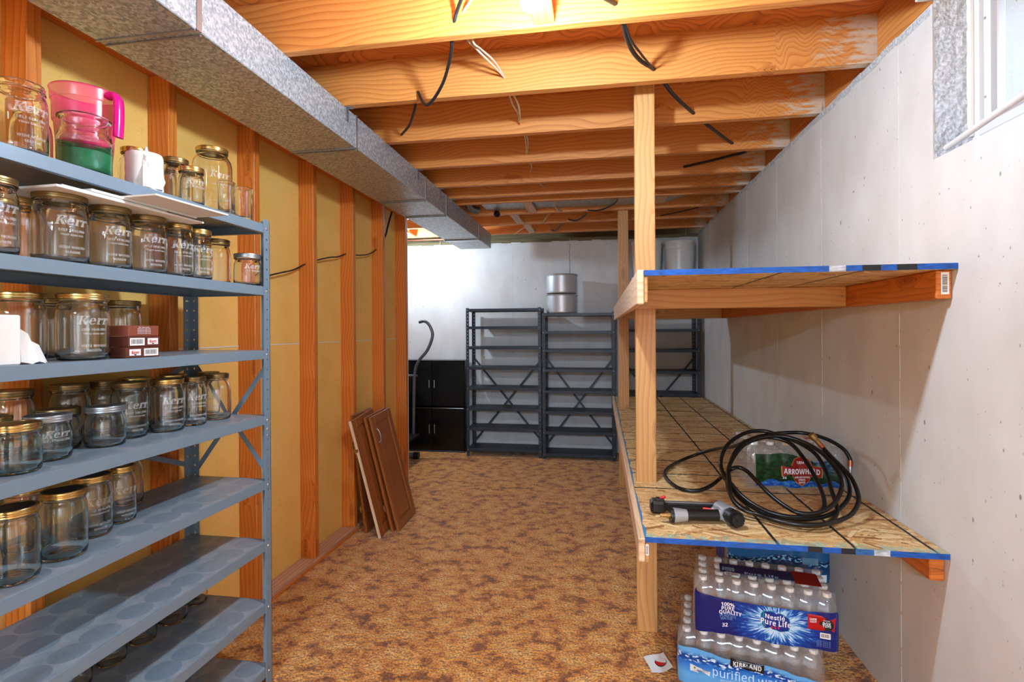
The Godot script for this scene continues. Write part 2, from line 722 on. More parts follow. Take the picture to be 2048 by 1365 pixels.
	cp.albedo_texture = ntex(cn, [[0.0, Color(0.44, 0.23, 0.06)], [0.27, Color(0.62, 0.35, 0.10)], [0.42, Color(0.88, 0.56, 0.22)], [0.56, Color(0.93, 0.64, 0.29)], [0.8, Color(0.96, 0.73, 0.41)], [1.0, Color(0.97, 0.79, 0.51)]], 1024)
	tri_world(cp, Vector3(0.66, 0.66, 0.80))
	var pile := noise(FastNoiseLite.TYPE_SIMPLEX, 0.035, 33, 5)
	pile.fractal_gain = 0.8
	detail(cp, ntex(pile, [[0.0, Color(0.30, 0.24, 0.19)], [0.30, Color(0.54, 0.48, 0.42)], [0.43, Color(0.98, 0.975, 0.97)], [1.0, Color(1, 1, 1)]], 1024), Vector3.ONE * 1.9)
	cp.heightmap_enabled = true
	cp.heightmap_texture = ntex(noise(FastNoiseLite.TYPE_VALUE, 0.25, 35, 3), [])
	cp.heightmap_scale = 1.2
	cp.rim_enabled = true
	cp.rim = 0.4
	M["carpet"] = cp
	# galvanised sheet with its spangle
	var gv := plain(Color.WHITE, 0.36, 0.8)
	var sp := noise(FastNoiseLite.TYPE_CELLULAR, 0.05, 41, 2)
	sp.cellular_return_type = FastNoiseLite.RETURN_CELL_VALUE
	sp.domain_warp_enabled = true
	sp.domain_warp_amplitude = 14.0
	sp.domain_warp_frequency = 0.06
	gv.albedo_texture = ntex(sp, [[0.0, Color(0.50, 0.53, 0.55)], [0.5, Color(0.67, 0.70, 0.72)], [1.0, Color(0.83, 0.86, 0.88)]])
	gv.roughness_texture = ntex(sp, [[0.0, Color(0.9, 0.9, 0.9)], [1.0, Color(0.5, 0.5, 0.5)]])
	gv.roughness = 0.62
	tri_world(gv, Vector3.ONE * 4.5)
	gv.metallic = 0.45
	M["galvanised"] = gv
	M["zinc"] = plain(Color(0.66, 0.68, 0.70), 0.35, 0.85)
	# shelving
	M["shelf_grey"] = plain(Color(0.47, 0.545, 0.60), 0.38, 0.1)
	M["dark_steel"] = plain(Color(0.155, 0.20, 0.245), 0.42, 0.15)
	M["bolt"] = plain(Color(0.80, 0.80, 0.80), 0.3, 0.9)
	M["dusty_shelf"] = dusty_shelf()
	# bench board
	M["osb"] = plain(Color.WHITE, 0.62)
	var od := osb_data(1024, 1024, 3, 3600, 150.0, 20.0)
	M["osb"].albedo_texture = img_tex(1024, 1024, od)
	M["osb_top"] = plain(Color.WHITE, 0.6)
	M["osb_top"].albedo_texture = ruled_osb(od)
	# glass and small things
	M["glass"] = clear_glass(Color(0.985, 0.995, 0.99))
	M["emboss"] = pane(Color(0.97, 0.98, 0.98), 0.16, 0.06)
	M["aqua_glass"] = clear_glass(Color(0.95, 0.985, 0.975))
	M["window_glass"] = pane(Color(0.95, 0.97, 1.0), 0.05, 0.0)
	M["gold"] = plain(Color(0.80, 0.68, 0.42), 0.26, 0.95)
	M["old_gold"] = plain(Color(0.56, 0.47, 0.31), 0.36, 0.9)
	M["lid_dark"] = plain(Color(0.22, 0.24, 0.26), 0.3, 0.6)
	M["lid_gold"] = plain(Color(0.66, 0.56, 0.36), 0.32, 0.9)
	M["white"] = plain(Color(0.90, 0.89, 0.87), 0.7)
	M["white_gloss"] = plain(Color(0.88, 0.88, 0.87), 0.3)
	M["paper"] = plain(Color(0.93, 0.92, 0.90), 0.9)
	M["black"] = plain(Color(0.03, 0.03, 0.03), 0.4)
	M["black_print"] = plain(Color(0.06, 0.06, 0.07), 0.6)
	M["white_print"] = plain(Color(0.93, 0.94, 0.95), 0.6)
	M["red"] = plain(Color(0.80, 0.08, 0.08), 0.4)
	M["rubber"] = plain(Color(0.045, 0.045, 0.05), 0.33)
	M["brass"] = plain(Color(0.70, 0.56, 0.34), 0.35, 0.9)
	M["aluminium"] = plain(Color(0.80, 0.80, 0.81), 0.42, 0.6)
	M["vinyl"] = plain(Color(0.86, 0.87, 0.88), 0.4)
	M["copper"] = plain(Color(0.72, 0.42, 0.30), 0.4, 0.8)
	M["cable_white"] = plain(Color(0.80, 0.74, 0.64), 0.5)
	M["cable_grey"] = plain(Color(0.12, 0.125, 0.13), 0.45)
	M["hole"] = plain(Color(0.10, 0.05, 0.03), 0.9)
	M["barcode"] = plain(Color.WHITE, 0.6)
	M["barcode"].albedo_texture = barcode_tex()
	M["blue_plastic"] = plain(Color(0.02, 0.20, 0.62), 0.35)
	M["film"] = pane(Color(0.92, 0.95, 0.97), 0.06, 0.08)
	M["bottle"] = pane(Color(0.80, 0.86, 0.89), 0.05, 0.04)
	M["cap"] = plain(Color(0.90, 0.89, 0.87), 0.45)


func barcode_tex() -> ImageTexture:
	var im := Image.create(96, 48, false, Image.FORMAT_RGB8)
	im.fill(Color(0.93, 0.92, 0.9))
	var r := RandomNumberGenerator.new()
	r.seed = 12
	var x := 10
	while x < 86:
		var w := r.randi_range(1, 3)
		im.fill_rect(Rect2i(x, 8, w, 30), Color(0.07, 0.07, 0.07))
		x += w + r.randi_range(1, 3)
	return ImageTexture.create_from_image(im)


# paint worn by rows of jars: a film of dust with the clean rounds the jars left
func dusty_shelf() -> StandardMaterial3D:
	var w := 1024
	var h := 384
	var n := noise(FastNoiseLite.TYPE_SIMPLEX, 0.012, 51, 4)
	var base := Color(0.47, 0.545, 0.60)
	var dust := Color(0.62, 0.655, 0.68)
	var rounds := []
	for i in 10:
		for j in 3:
			rounds.append(Vector3(52 + i * 103 + (j % 2) * 22 + rng.randf_range(-7, 7), 66 + j * 126 + rng.randf_range(-7, 7), 51 + rng.randf_range(-4, 2)))
	var data := PackedByteArray()
	data.resize(w * h * 3)
	var at := 0
	for y in h:
		for x in w:
			var a := 0.62 + 0.5 * n.get_noise_2d(x, y)
			for c in rounds:
				var dx: float = x - c.x
				var dy: float = y - c.y
				if absf(dx) < 60 and absf(dy) < 60:
					var d: float = sqrt(dx * dx + dy * dy)
					if d < c.z:
						a = 0.10 + 0.16 * n.get_noise_2d(x * 2, y * 2)
					elif d < c.z + 5:
						a += 0.14
			if y % 128 < 2:
				a += 0.2
			var q := base.lerp(dust, clampf(a, 0, 1))
			data[at] = int(q.r * 255)
			data[at + 1] = int(q.g * 255)
			data[at + 2] = int(q.b * 255)
			at += 3
	var m := plain(Color.WHITE, 0.34, 0.05)
	m.albedo_texture = img_tex(w, h, data)
	return m


# the bench sheet, 0.90 m by 3.80 m, with the maker's black ruling and a few smears of marking paint
func ruled_osb(od: PackedByteArray) -> ImageTexture:
	var w := 1024
	var h := 2048
	var data := PackedByteArray()
	data.resize(w * h * 3)
	# turned so that the flakes of one source texture cover 0.95 m
	for y in h:
		var sy := int(y * 3.80 / h / 0.95 * 1024.0) % 1024
		for x in w:
			var sx := int(x * 0.90 / w / 0.95 * 1024.0)
			var s := (sx * 1024 + sy) * 3 if false else (sy * 1024 + sx) * 3
			var d := (y * w + x) * 3
			data[d] = od[s]
			data[d + 1] = od[s + 1]
			data[d + 2] = od[s + 2]
	var im := Image.create_from_data(w, h, false, Image.FORMAT_RGB8, data)
	var n := noise(FastNoiseLite.TYPE_VALUE, 0.05, 61, 2)
	var ink := Color(0.13, 0.12, 0.12)
	for zz in [-2.33, -2.57, -2.83, -3.09, -3.34, -3.58, -3.82, -4.07, -4.31, -4.56, -4.80, -5.05, -5.30]:
		var py: float = (-1.775 - zz) / 3.80 * h
		for x in w:
			for k in range(-3, 4):
				if absf(k) < 3.0 + 1.4 * n.get_noise_2d(x, py):
					im.set_pixel(x, int(py) + k, ink)
	for xx in [0.555, 0.783, 1.012]:
		var px: float = (xx - 0.142) / 0.90 * w
		for y in h:
			var px2: int = int(px + 3.0 * n.get_noise_2d(y * 0.4, px))
			for k in range(-7, 8):
				if absf(k) < 5.5 + 2.0 * n.get_noise_2d(y * 2.0, px) and px2 + k < w:
					im.set_pixel(px2 + k, y, ink)
	var paint := Color(0.62, 0.78, 0.18)
	for q in [[-3.22, 0.24, 0.06, 0.012], [-3.30, 0.17, 0.10, 0.010], [-2.98, 0.30, 0.22, 0.010], [-4.0, 0.9, 0.05, 0.03], [-4.25, 0.42, 0.05, 0.02]]:
		for k in 700:
			var px := int(((q[1] + rng.randfn(0.0, q[2] * 0.5)) - 0.142) / 0.90 * w)
			var py := int((-1.775 - (q[0] + rng.randfn(0.0, q[3] * 0.5))) / 3.80 * h)
			if px >= 0 and px < w and py >= 0 and py < h:
				im.set_pixel(px, py, im.get_pixel(px, py).lerp(paint, 0.7))
	# blue overspray along the painted edges
	for y in 34:
		for x in w:
			var a := (0.55 + n.get_noise_2d(x * 1.5, y * 2.0)) * (1.0 - y / 34.0)
			if a > 0.18:
				im.set_pixel(x, y, im.get_pixel(x, y).lerp(Color(0.45, 0.75, 0.80), clampf(a * 0.7, 0, 0.6)))
	for y in h:
		var wide := int(7 + 7 * n.get_noise_2d(y * 0.6, 3))
		for x in maxi(wide, 2):
			im.set_pixel(x, y, im.get_pixel(x, y).lerp(Color(0.10, 0.48, 0.76), 0.85))
	return ImageTexture.create_from_image(im)


# ---------------------------------------------------------------- the room
func build_shell():
	var fl := structure("floor")
	span("slab", Vector3(-4.7, -0.12, -6.2), Vector3(1.3, -0.012, NEAR_Z + 0.1), M.concrete, fl, 0.0)
	span("carpet", Vector3(-4.6, -0.012, -5.92), Vector3(1.042, 0.0, NEAR_Z), M.carpet, fl, 0.0)
	# right wall, with the window cut out of it
	var wr := structure("wall_right")
	span("concrete_below_window", Vector3(WALL_X, -0.1, -5.92), Vector3(1.30, 1.89, NEAR_Z), M.concrete, wr, 0.0)
	span("concrete_beyond_window", Vector3(WALL_X, 1.89, -5.92), Vector3(1.30, 2.385, -1.866), M.concrete, wr, 0.0)
	span("concrete_before_window", Vector3(WALL_X, 1.89, -0.95), Vector3(1.30, 2.385, NEAR_Z), M.concrete, wr, 0.0)
	var rough := st_new()
	var rr := RandomNumberGenerator.new()
	rr.seed = 3
	# rough reveal and sloped sill of the opening
	var ny := 26
	var nx := 7
	var g := []
	for j in ny + 1:
		var row := []
		for i in nx + 1:
			var y := 1.885 + 0.515 * j / ny
			var x := WALL_X + 0.002 + 0.11 * i / nx
			row.append(Vector3(x + (rr.randf_range(-0.002, 0.004) if i == 0 else 0.0), y, -1.866 + rr.randf_range(0.001, 0.008)))
		g.append(row)
	for j in ny:
		for i in nx:
			flat(rough, [g[j][i], g[j][i + 1], g[j + 1][i + 1]], Vector3(0, 0, 1))
			flat(rough, [g[j][i], g[j + 1][i + 1], g[j + 1][i]], Vector3(0, 0, 1))
	done(rough, "rough_reveal", M.rough_concrete, wr)
	var sill := st_new()
	g = []
	for j in 31:
		var row := []
		for i in 5:
			var z := -1.866 + 0.916 * j / 30
			row.append(Vector3(WALL_X + 0.0 + 0.26 * i / 4.0, 1.888 + 0.03 * i + (rr.randf_range(-0.003, 0.006) if i > 0 else 0.0), z))
		g.append(row)
	for j in 30:
		for i in 4:
			flat(sill, [g[j][i], g[j][i + 1], g[j + 1][i + 1]], Vector3.UP)
			flat(sill, [g[j][i], g[j + 1][i + 1], g[j + 1][i]], Vector3.UP)
	done(sill, "sloped_sill", M.rough_concrete, wr)
	# seams left by the form boards
	for z in [-2.06, -2.72, -3.36, -4.0, -4.65, -5.3]:
		var seam := st_new()
		var y := 0.0
		while y < 2.36:
			var l := rr.randf_range(0.05, 0.16)
			bx(seam, Vector3(WALL_X, y + l / 2, z + rr.randf_range(-0.0012, 0.0012)), Vector3(rr.randf_range(0.001, 0.0032), l * 0.9, 0.003), 0.001)
			y += l
		done(seam, "form_seam", M.concrete, wr)
	var ragged := st_new()
	var zz := -5.9
	while zz < NEAR_Z - 0.1:
		var l := rr.randf_range(0.04, 0.12)
		if zz + l < -1.87 or zz > -0.93:
			bx(ragged, Vector3(WALL_X + 0.004, 2.372 + rr.randf_range(-0.006, 0.004), zz + l / 2), Vector3(rr.randf_range(0.010, 0.020), 0.028, l * 1.02), 0.004)
		zz += l
	done(ragged, "ragged_top_edge", M.rough_concrete, wr)
	span("rim_joist", Vector3(1.10, 2.385, -6.0), Vector3(1.14, SUB_Y, -1.88), M.joist1, wr)
	span("rim_joist", Vector3(1.30, 2.40, -1.88), Vector3(1.34, SUB_Y, NEAR_Z), M.joist1, wr)
	span("window_header", Vector3(1.0, 2.40, -1.88), Vector3(1.30, 2.44, NEAR_Z), M.vinyl, wr)
	# back wall
	var wb := structure("wall_back")
	span("concrete", Vector3(-4.7, -0.1, -6.2), Vector3(1.30, 2.345, BACK_Z), M.concrete, wb, 0.0)
	span("sill_plate", Vector3(-4.7, 2.345, -6.18), Vector3(1.30, 2.39, BACK_Z - 0.025), M.olive_brown_wood, wb)
	span("rim_joist", Vector3(-4.7, 2.39, -6.2), Vector3(1.30, SUB_Y, -6.12), M.olive_brown_wood, wb)
	for x in [-2.55, -1.83, -0.98, -0.33, 0.32, 0.92]:
		var seam := st_new()
		var y := 0.0
		while y < 2.3:
			var l := rr.randf_range(0.06, 0.2)
			bx(seam, Vector3(x + rr.randf_range(-0.0015, 0.0015), y + l / 2, BACK_Z), Vector3(0.003, l * 0.9, rr.randf_range(0.001, 0.003)), 0.001)
			y += l
		done(seam, "form_seam", M.concrete, wb)
	var top := st_new()
	var xx := -4.6
	while xx < 1.0:
		var l := rr.randf_range(0.05, 0.15)
		bx(top, Vector3(xx + l / 2, 2.338 + rr.randf_range(-0.004, 0.006), BACK_Z), Vector3(l * 1.02, 0.022, rr.randf_range(0.006, 0.016)), 0.004)
		xx += l
	done(top, "ragged_top_edge", M.concrete, wb)
	var crack := st_new()
	var path := []
	for k in 12:
		path.append(Vector3(-0.33 + rr.randf_range(-0.006, 0.006), 2.33 - k * 0.034, BACK_Z + 0.0005))
	tube(crack, path, 0.0022, 5)
	done(crack, "crack", M.crack, wb)
	# the rest of the shell: near end (unseen, lengthened for the fill light), far side of the open end, partition
	var wf := structure("wall_front")
	span("concrete", Vector3(-4.7, -0.1, NEAR_Z), Vector3(1.30, 2.58, NEAR_Z + 0.25), M.concrete, wf, 0.0)
	var wo := structure("wall_far_left")
	span("concrete", Vector3(-4.9, -0.1, -6.2), Vector3(-4.6, 2.58, NEAR_Z + 0.1), M.concrete, wo, 0.0)
	var wp := structure("wall_partition")
	span("drywall", Vector3(-4.6, 0, -2.2), Vector3(-1.76, 2.39, -2.1), M.concrete, wp, 0.0)
	# stud wall
	var wl := structure("wall_left")
	var zs := [4.93, 4.43, 3.93, 3.43, 2.93, 2.43, 1.93, 1.43, 0.93, 0.43, -0.07, -0.57, -0.78, -1.285, -1.798, -2.311, -2.841, -3.34, -3.84, -4.317]
	for k in zs.size():
		var z: float = zs[k]
		var st := st_new()
		bx(st, Vector3.ZERO, Vector3(0.092, 2.33, 0.043), 0.0025, Vector2(rng.randf(), rng.randf() * 0.5), 1)
		done(st, "stud", M["stud%d" % (k % 2)], wl, Vector3(STUD_X - 0.046, 0.03 + 1.165, z - 0.0215))
	span("bottom_plate", Vector3(STUD_X - 0.092, -0.01, -4.36), Vector3(STUD_X, 0.03, NEAR_Z), M.plate, wl, 0.003)
	span("carpet_tack_edge", Vector3(STUD_X, -0.005, -4.36), Vector3(STUD_X + 0.012, 0.014, NEAR_Z), M.stud1, wl, 0.004)
	span("top_plate", Vector3(STUD_X - 0.092, 2.36, -4.36), Vector3(STUD_X, 2.39, NEAR_Z), M.stud1, wl)
	var cuts := [NEAR_Z, 3.45, 1.95, 0.94, -0.275, -1.306, -2.86, -4.36]
	for k in cuts.size() - 1:
		var a: float = cuts[k]
		var b: float = cuts[k + 1]
		span("board_sheet", Vector3(-1.758, 0.0, b + 0.001), Vector3(-1.737, 1.287, a - 0.001), M.fibreboard, wl, 0.0015)
		span("board_sheet", Vector3(-1.758, 1.290, b + 0.001), Vector3(-1.737, 2.39, a - 0.001), M.fibreboard, wl, 0.0015)
	span("seam_strip", Vector3(-1.7375, 1.2855, -4.35), Vector3(-1.7335, 1.2905, NEAR_Z), M.white, wl, 0.001)
	span("end_edge", Vector3(-1.758, 0.0, -4.372), Vector3(STUD_X, 2.39, -4.361), M.white, wl, 0.001)
	# ceiling: joists and the plywood floor above them
	var ce := structure("ceiling")
	var rear := [4.77, 4.30, 3.83, 3.36, 2.88, 2.41, 1.94, 1.47, 1.0, 0.53, 0.06, -0.41, -0.88, -1.35, -1.82, -2.29, -2.775, -3.245, -3.70, -4.03, -4.235, -4.67, -5.12, -5.62]
	for k in rear.size():
		var z: float = rear[k]
		var st := st_new()
		var cut := 0.40 if z < -1.9 else 0.0
		bx(st, Vector3.ZERO, Vector3(5.69 - cut, SUB_Y - JOIST_Y, 0.038), 0.003 if cut == 0.0 else 0.0005, Vector2(rng.randf(), rng.randf() * 0.2), 0)
		var jo := done(st, "joist", M["joist%d" % (k % 3)], ce, Vector3(1.098 - cut - (5.69 - cut) / 2, (SUB_Y + JOIST_Y) / 2, z + 0.019))
		if cut > 0.0:
			# the last 0.4 m, u from 0 to 1 along it
			st = st_new()
			var hy := (SUB_Y - JOIST_Y) / 2
			var q := [Vector3(-0.2, -hy, 0.019), Vector3(0.2, -hy, 0.019), Vector3(0.2, hy, 0.019), Vector3(-0.2, hy, 0.019)]
			var v0 := 0.1 * (k % 3)
			flat(st, q, Vector3.BACK, [Vector2(0, v0 + 0.76), Vector2(1, v0 + 0.76), Vector2(1, v0), Vector2(0, v0)])
			flat(st, [q[0] * Vector3(1, 1, -1), q[1] * Vector3(1, 1, -1), q[2] * Vector3(1, 1, -1), q[3] * Vector3(1, 1, -1)], Vector3.FORWARD, [Vector2(0, v0 + 0.76), Vector2(1, v0 + 0.76), Vector2(1, v0), Vector2(0, v0)])
			flat(st, [q[0], q[1], q[1] * Vector3(1, 1, -1), q[0] * Vector3(1, 1, -1)], Vector3.DOWN, [Vector2(0, v0), Vector2(1, v0), Vector2(1, v0 + 0.15), Vector2(0, v0 + 0.15)])
			flat(st, [q[1], q[2], q[2] * Vector3(1, 1, -1), q[1] * Vector3(1, 1, -1)], Vector3.RIGHT, [Vector2(0.9, v0), Vector2(1, v0), Vector2(1, v0 + 0.1), Vector2(0.9, v0 + 0.1)])
			done(st, "sprayed_end", M["joist_end%d" % (k % 2)], jo, Vector3((5.69 - cut) / 2 + 0.2, 0, 0))
	for i in 5:
		for j in 6:
			var lo := Vector3(1.34 - 1.22 * (i + 1), SUB_Y, 6.8 - 2.2 * (j + 1))
			var st := st_new()
			var s := Vector3(1.22, 0.019, NEAR_Z)
			var u := Vector2(rng.randf(), rng.randf())
			for e in [[0.0, -1.0], [s.y, 1.0]]:
				var y: float = lo.y + e[0]
				flat(st, [Vector3(lo.x, y, lo.z), Vector3(lo.x + 1.219, y, lo.z), Vector3(lo.x + 1.219, y, lo.z + 2.199), Vector3(lo.x, y, lo.z + 2.199)], Vector3(0, e[1], 0), [u, u + Vector2(0.9, 0), u + Vector2(0.9, NEAR_Z), u + Vector2(0, NEAR_Z)])
			for e in 2:
				var x := lo.x + e * 1.219
				flat(st, [Vector3(x, lo.y, lo.z), Vector3(x, lo.y + s.y, lo.z), Vector3(x, lo.y + s.y, lo.z + 2.199), Vector3(x, lo.y, lo.z + 2.199)], Vector3(e * 2 - 1, 0, 0))
			done(st, "plywood_sheet", M.ply, ce)
	span("floor_above", Vector3(-5.0, SUB_Y + 0.02, -6.4), Vector3(1.5, SUB_Y + 0.1, NEAR_Z + 0.4), M.ply, ce, 0.0)
	# blocking between the far joists
	for q in [[-0.58, -4.235, -4.632], [-0.76, -4.67, -5.082], [-0.705, -5.12, -5.582]]:
		span("blocking", Vector3(q[0] - 0.036, JOIST_Y + 0.002, q[2]), Vector3(q[0] + 0.036, JOIST_Y + 0.021, q[1]), M.whitewood, ce)
	# joist ends bear on the right wall: short blocks between them
	for k in rear.size() - 1:
		if rear[k] < -1.3:
			span("end_blocking", Vector3(1.066, JOIST_Y + 0.001, rear[k + 1] + 0.0385), Vector3(1.098, SUB_Y - 0.001, rear[k] - 0.0005), M.joist2, ce)


func build_window():
	var w := structure("window_1")
	var x0 := 1.148
	# outer frame
	for q in [[-1.862, -1.832], [-0.985, -0.955]]:
		span("frame_jamb", Vector3(x0, 1.93, q[0]), Vector3(x0 + 0.07, 2.40, q[1]), M.vinyl, w, 0.003)
	span("frame_sill", Vector3(x0, 1.945, -1.832), Vector3(x0 + 0.07, 1.975, -0.985), M.vinyl, w, 0.003)
	span("frame_head", Vector3(x0, 2.372, -1.832), Vector3(x0 + 0.07, 2.40, -0.985), M.vinyl, w, 0.003)
	# inner track, far jamb piece, sash and panes
	span("track", Vector3(x0 - 0.012, 1.952, -1.866), Vector3(x0, 2.40, -1.848), M.white, w, 0.002)
	span("jamb_liner", Vector3(x0 + 0.012, 1.975, -1.832), Vector3(x0 + 0.05, 2.372, -1.806), M.white_gloss, w, 0.006)
	for q in [[0.018, -1.806, -1.40], [0.040, -1.42, -0.99]]:
		var a: float = q[1]
		var b: float = q[2]
		var x: float = x0 + q[0]
		var sash := mi("sash", null, null, w)
		var st := st_new()
		bx(st, Vector3(x + 0.011, 2.1735, a + 0.014), Vector3(0.022, 0.397, 0.028), 0.003)
		bx(st, Vector3(x + 0.011, 2.1735, b - 0.014), Vector3(0.022, 0.397, 0.028), 0.003)
		bx(st, Vector3(x + 0.011, 1.989, (a + b) / 2), Vector3(0.022, 0.028, b - a - 0.056), 0.003)
		bx(st, Vector3(x + 0.011, 2.358, (a + b) / 2), Vector3(0.022, 0.028, b - a - 0.056), 0.003)
		sash.mesh = st.commit()
		sash.material_override = M.aluminium
		span("pane", Vector3(x + 0.009, 2.002, a + 0.027), Vector3(x + 0.012, 2.345, b - 0.027), M.window_glass, sash, 0.0)
	for y in [2.30, 2.06]:
		box("screw", Vector3(x0 + 0.011, y, -1.819), Vector3(0.003, 0.006, 0.006), M.zinc, w, 0.001)


# ---------------------------------------------------------------- lamps
func lamp(called: String, label: String, at: Vector3, z0: float, z1: float, power: float):
	var t := thing(called, label, "lamp", at)
	span("mounting_strip", Vector3(-0.035, JOIST_Y + 0.004 - at.y, z0 - at.z), Vector3(0.035, JOIST_Y + 0.022 - at.y, z1 - at.z), M.pine0, t)
	var st := st_new()
	lathe(st, [Vector2(0, 0.128), Vector2(0.052, 0.128), Vector2(0.052, 0.128), Vector2(0.052, 0.112), Vector2(0.045, 0.104), Vector2(0.03, 0.098), Vector2(0.024, 0.075), Vector2(0.024, 0.058), Vector2(0.0, 0.058)].map(func(p): return p), 28)
	done(st, "lamp_holder", M.white_gloss, t)
	st = st_new()
	var prof := [Vector2(0.0, -0.032), Vector2(0.012, -0.0295), Vector2(0.022, -0.023), Vector2(0.029, -0.012), Vector2(0.031, 0.0), Vector2(0.029, 0.012), Vector2(0.022, 0.03), Vector2(0.015, 0.046), Vector2(0.013, 0.06)]
	lathe(st, prof, 28)
	var glow := plain(Color(1, 1, 1), 0.3)
	glow.emission_enabled = true
	glow.emission = Color(1.0, 0.96, 0.90)
	glow.emission_energy_multiplier = 14.0
	done(st, "bulb", glow, t)
	var l := OmniLight3D.new()
	l.name = "lamp_light"
	l.light_color = Color(0.80, 0.91, 1.0)
	l.light_energy = power
	l.light_size = 0.03
	l.omni_range = 14.0
	l.omni_attenuation = 2.0
	l.shadow_enabled = true
	t.add_child(l)


func build_lamps():
	lamp("ceiling_lamp", "bare bulb in a white holder between the joists over the aisle", LAMP_A, -1.782, -1.35, POWER.A)
	lamp("ceiling_lamp_001", "bare bulb in the open end behind the stud wall", LAMP_B, -5.582, -5.12, POWER.B)
	used["ceiling_lamp"] = 1
	# added fill light, a glowing panel out of view under the near joists
	var t := thing("added_fill_light", "added long white fill light out of view under the near joists", "lamp", LAMP_C)
	span("fill_housing", Vector3(-0.62, -0.006, -0.16), Vector3(0.62, 0.02, 0.16), M.white_gloss, t, 0.005)
	var glow := plain(Color(1, 1, 1), 0.5)
	glow.emission_enabled = true
	glow.emission = Color(0.78, 0.90, 1.0)
	glow.emission_energy_multiplier = 2.0
	span("fill_diffuser", Vector3(-0.60, -0.016, -0.14), Vector3(0.60, -0.0065, 0.14), glow, t, 0.002)
	var l := AreaLight3D.new()
	l.name = "fill_lamp_light"
	l.area_size = Vector2(1.20, 0.28)
	l.area_normalize_energy = true
	l.light_color = Color(0.78, 0.90, 1.0)
	l.light_energy = POWER.C
	l.area_range = 14.0
	l.area_attenuation = 2.0
	l.shadow_enabled = true
	t.add_child(l)
	l.position = Vector3(0, -0.02, 0)
	l.rotation = Vector3(-PI / 2, 0, 0)


# ---------------------------------------------------------------- duct
func build_duct():
	var t := thing("air_duct", "galvanised sheet metal air duct hung under the joists along the stud wall", "duct", Vector3(-1.315, 2.235, 0))
	var cuts := [0.4, -0.35, -1.365, -2.37, -3.395, -3.873, -4.608]
	for k in cuts.size() - 1:
		var a: float = cuts[k]
		var b: float = cuts[k + 1]
		var st := st_new()
		bx(st, Vector3(0, 0.0775, 0), Vector3(0.338, 0.155, a - b), 0.003)
		done(st, "section", M.galvanised, t, Vector3(0, 0, (a + b) / 2))
		# slip joint: a raised drive strip round the bottom and the side
		if k > 0:
			st = st_new()
			bx(st, Vector3(0, -0.004, a - 0.016), Vector3(0.325, 0.006, 0.006), 0.002)
			bx(st, Vector3(0, -0.003, a + 0.012), Vector3(0.335, 0.005, 0.004), 0.001)
			bx(st, Vector3(0.1705, 0.0775, a), Vector3(0.004, 0.158, 0.02), 0.001)
			done(st, "drive_joint", M.zinc, t)
	# lower end piece
	var st2 := st_new()
	bx(st2, Vector3(0, 0.0775, (-4.608 - 5.54) / 2), Vector3(0.338, 0.155, 0.93), 0.003)
	done(st2, "section", M.galvanised, t)
	st2 = st_new()
	bx(st2, Vector3(0, -0.005, -4.97), Vector3(0.345, 0.012, 0.07), 0.002)
	bx(st2, Vector3(0.1715, 0.07, -4.97), Vector3(0.006, 0.16, 0.05), 0.002)
	done(st2, "collar", M.zinc, t)
	for z in [-2.275, -3.235, -3.70, -4.02]:
		st2 = st_new()
		bx(st2, Vector3(0.1715, 0.125, z), Vector3(0.003, 0.066, 0.026), 0.001)
		bx(st2, Vector3(0.185, 0.1535, z), Vector3(0.03, 0.003, 0.026), 0.001)
		for y in [0.105, 0.122]:
			cyl(st2, Vector3(0.173, y, z), Vector3(0.175, y, z), 0.004, 0.004, 8)
		done(st2, "hanger", M.zinc, t)
	# panned return duct between two far joists
	var p := thing("panned_duct", "flat galvanised duct pan tucked up between the far joists", "duct", Vector3(-0.2, 2.425, -4.43))
	st2 = st_new()
	bx(st2, Vector3(-0.02, 0.02, 0), Vector3(1.54, 0.04, 0.38), 0.002)
	done(st2, "pan", M.galvanised, p)
	st2 = st_new()
	prism(st2, PackedVector2Array([Vector2(0.75, 0.0), Vector2(0.98, 0.075), Vector2(0.75, 0.075)]), -0.175, 0.175)
	done(st2, "sloped_end", M.galvanised, p)
	box("tape_strip", Vector3(0.70, -0.002, 0), Vector3(0.08, 0.002, 0.352), M.whitewood, p, 0.0)


# ---------------------------------------------------------------- the grey shelving unit with the jars
const UNIT_X := -1.265      # front
const UNIT_B := -1.615      # back
const UNIT_Z0 := -1.868     # far end
const UNIT_Z1 := -0.865     # near end
const SHELF_Y := [1.772, 1.532, 1.288, 1.036, 0.787, 0.552, 0.316, 0.070]


func upright(st: SurfaceTool, at: Vector3, sx: float, sz: float, tall: float, w: float, pitch: float, r: float):
	# an angle: one flange across x (facing sz), one across z (facing sx); at is its outer corner
	var t := 0.002
	var fx := Basis(Vector3(-sx, 0, 0), Vector3.UP, Vector3(0, 0, -sz))
	var fz := Basis(Vector3(0, 0, -sz), Vector3.UP, Vector3(-sx, 0, 0))
	punched(st, at, fx, w, tall, t, pitch, r)
	punched(st, at, fz, w, tall, t, pitch, r)


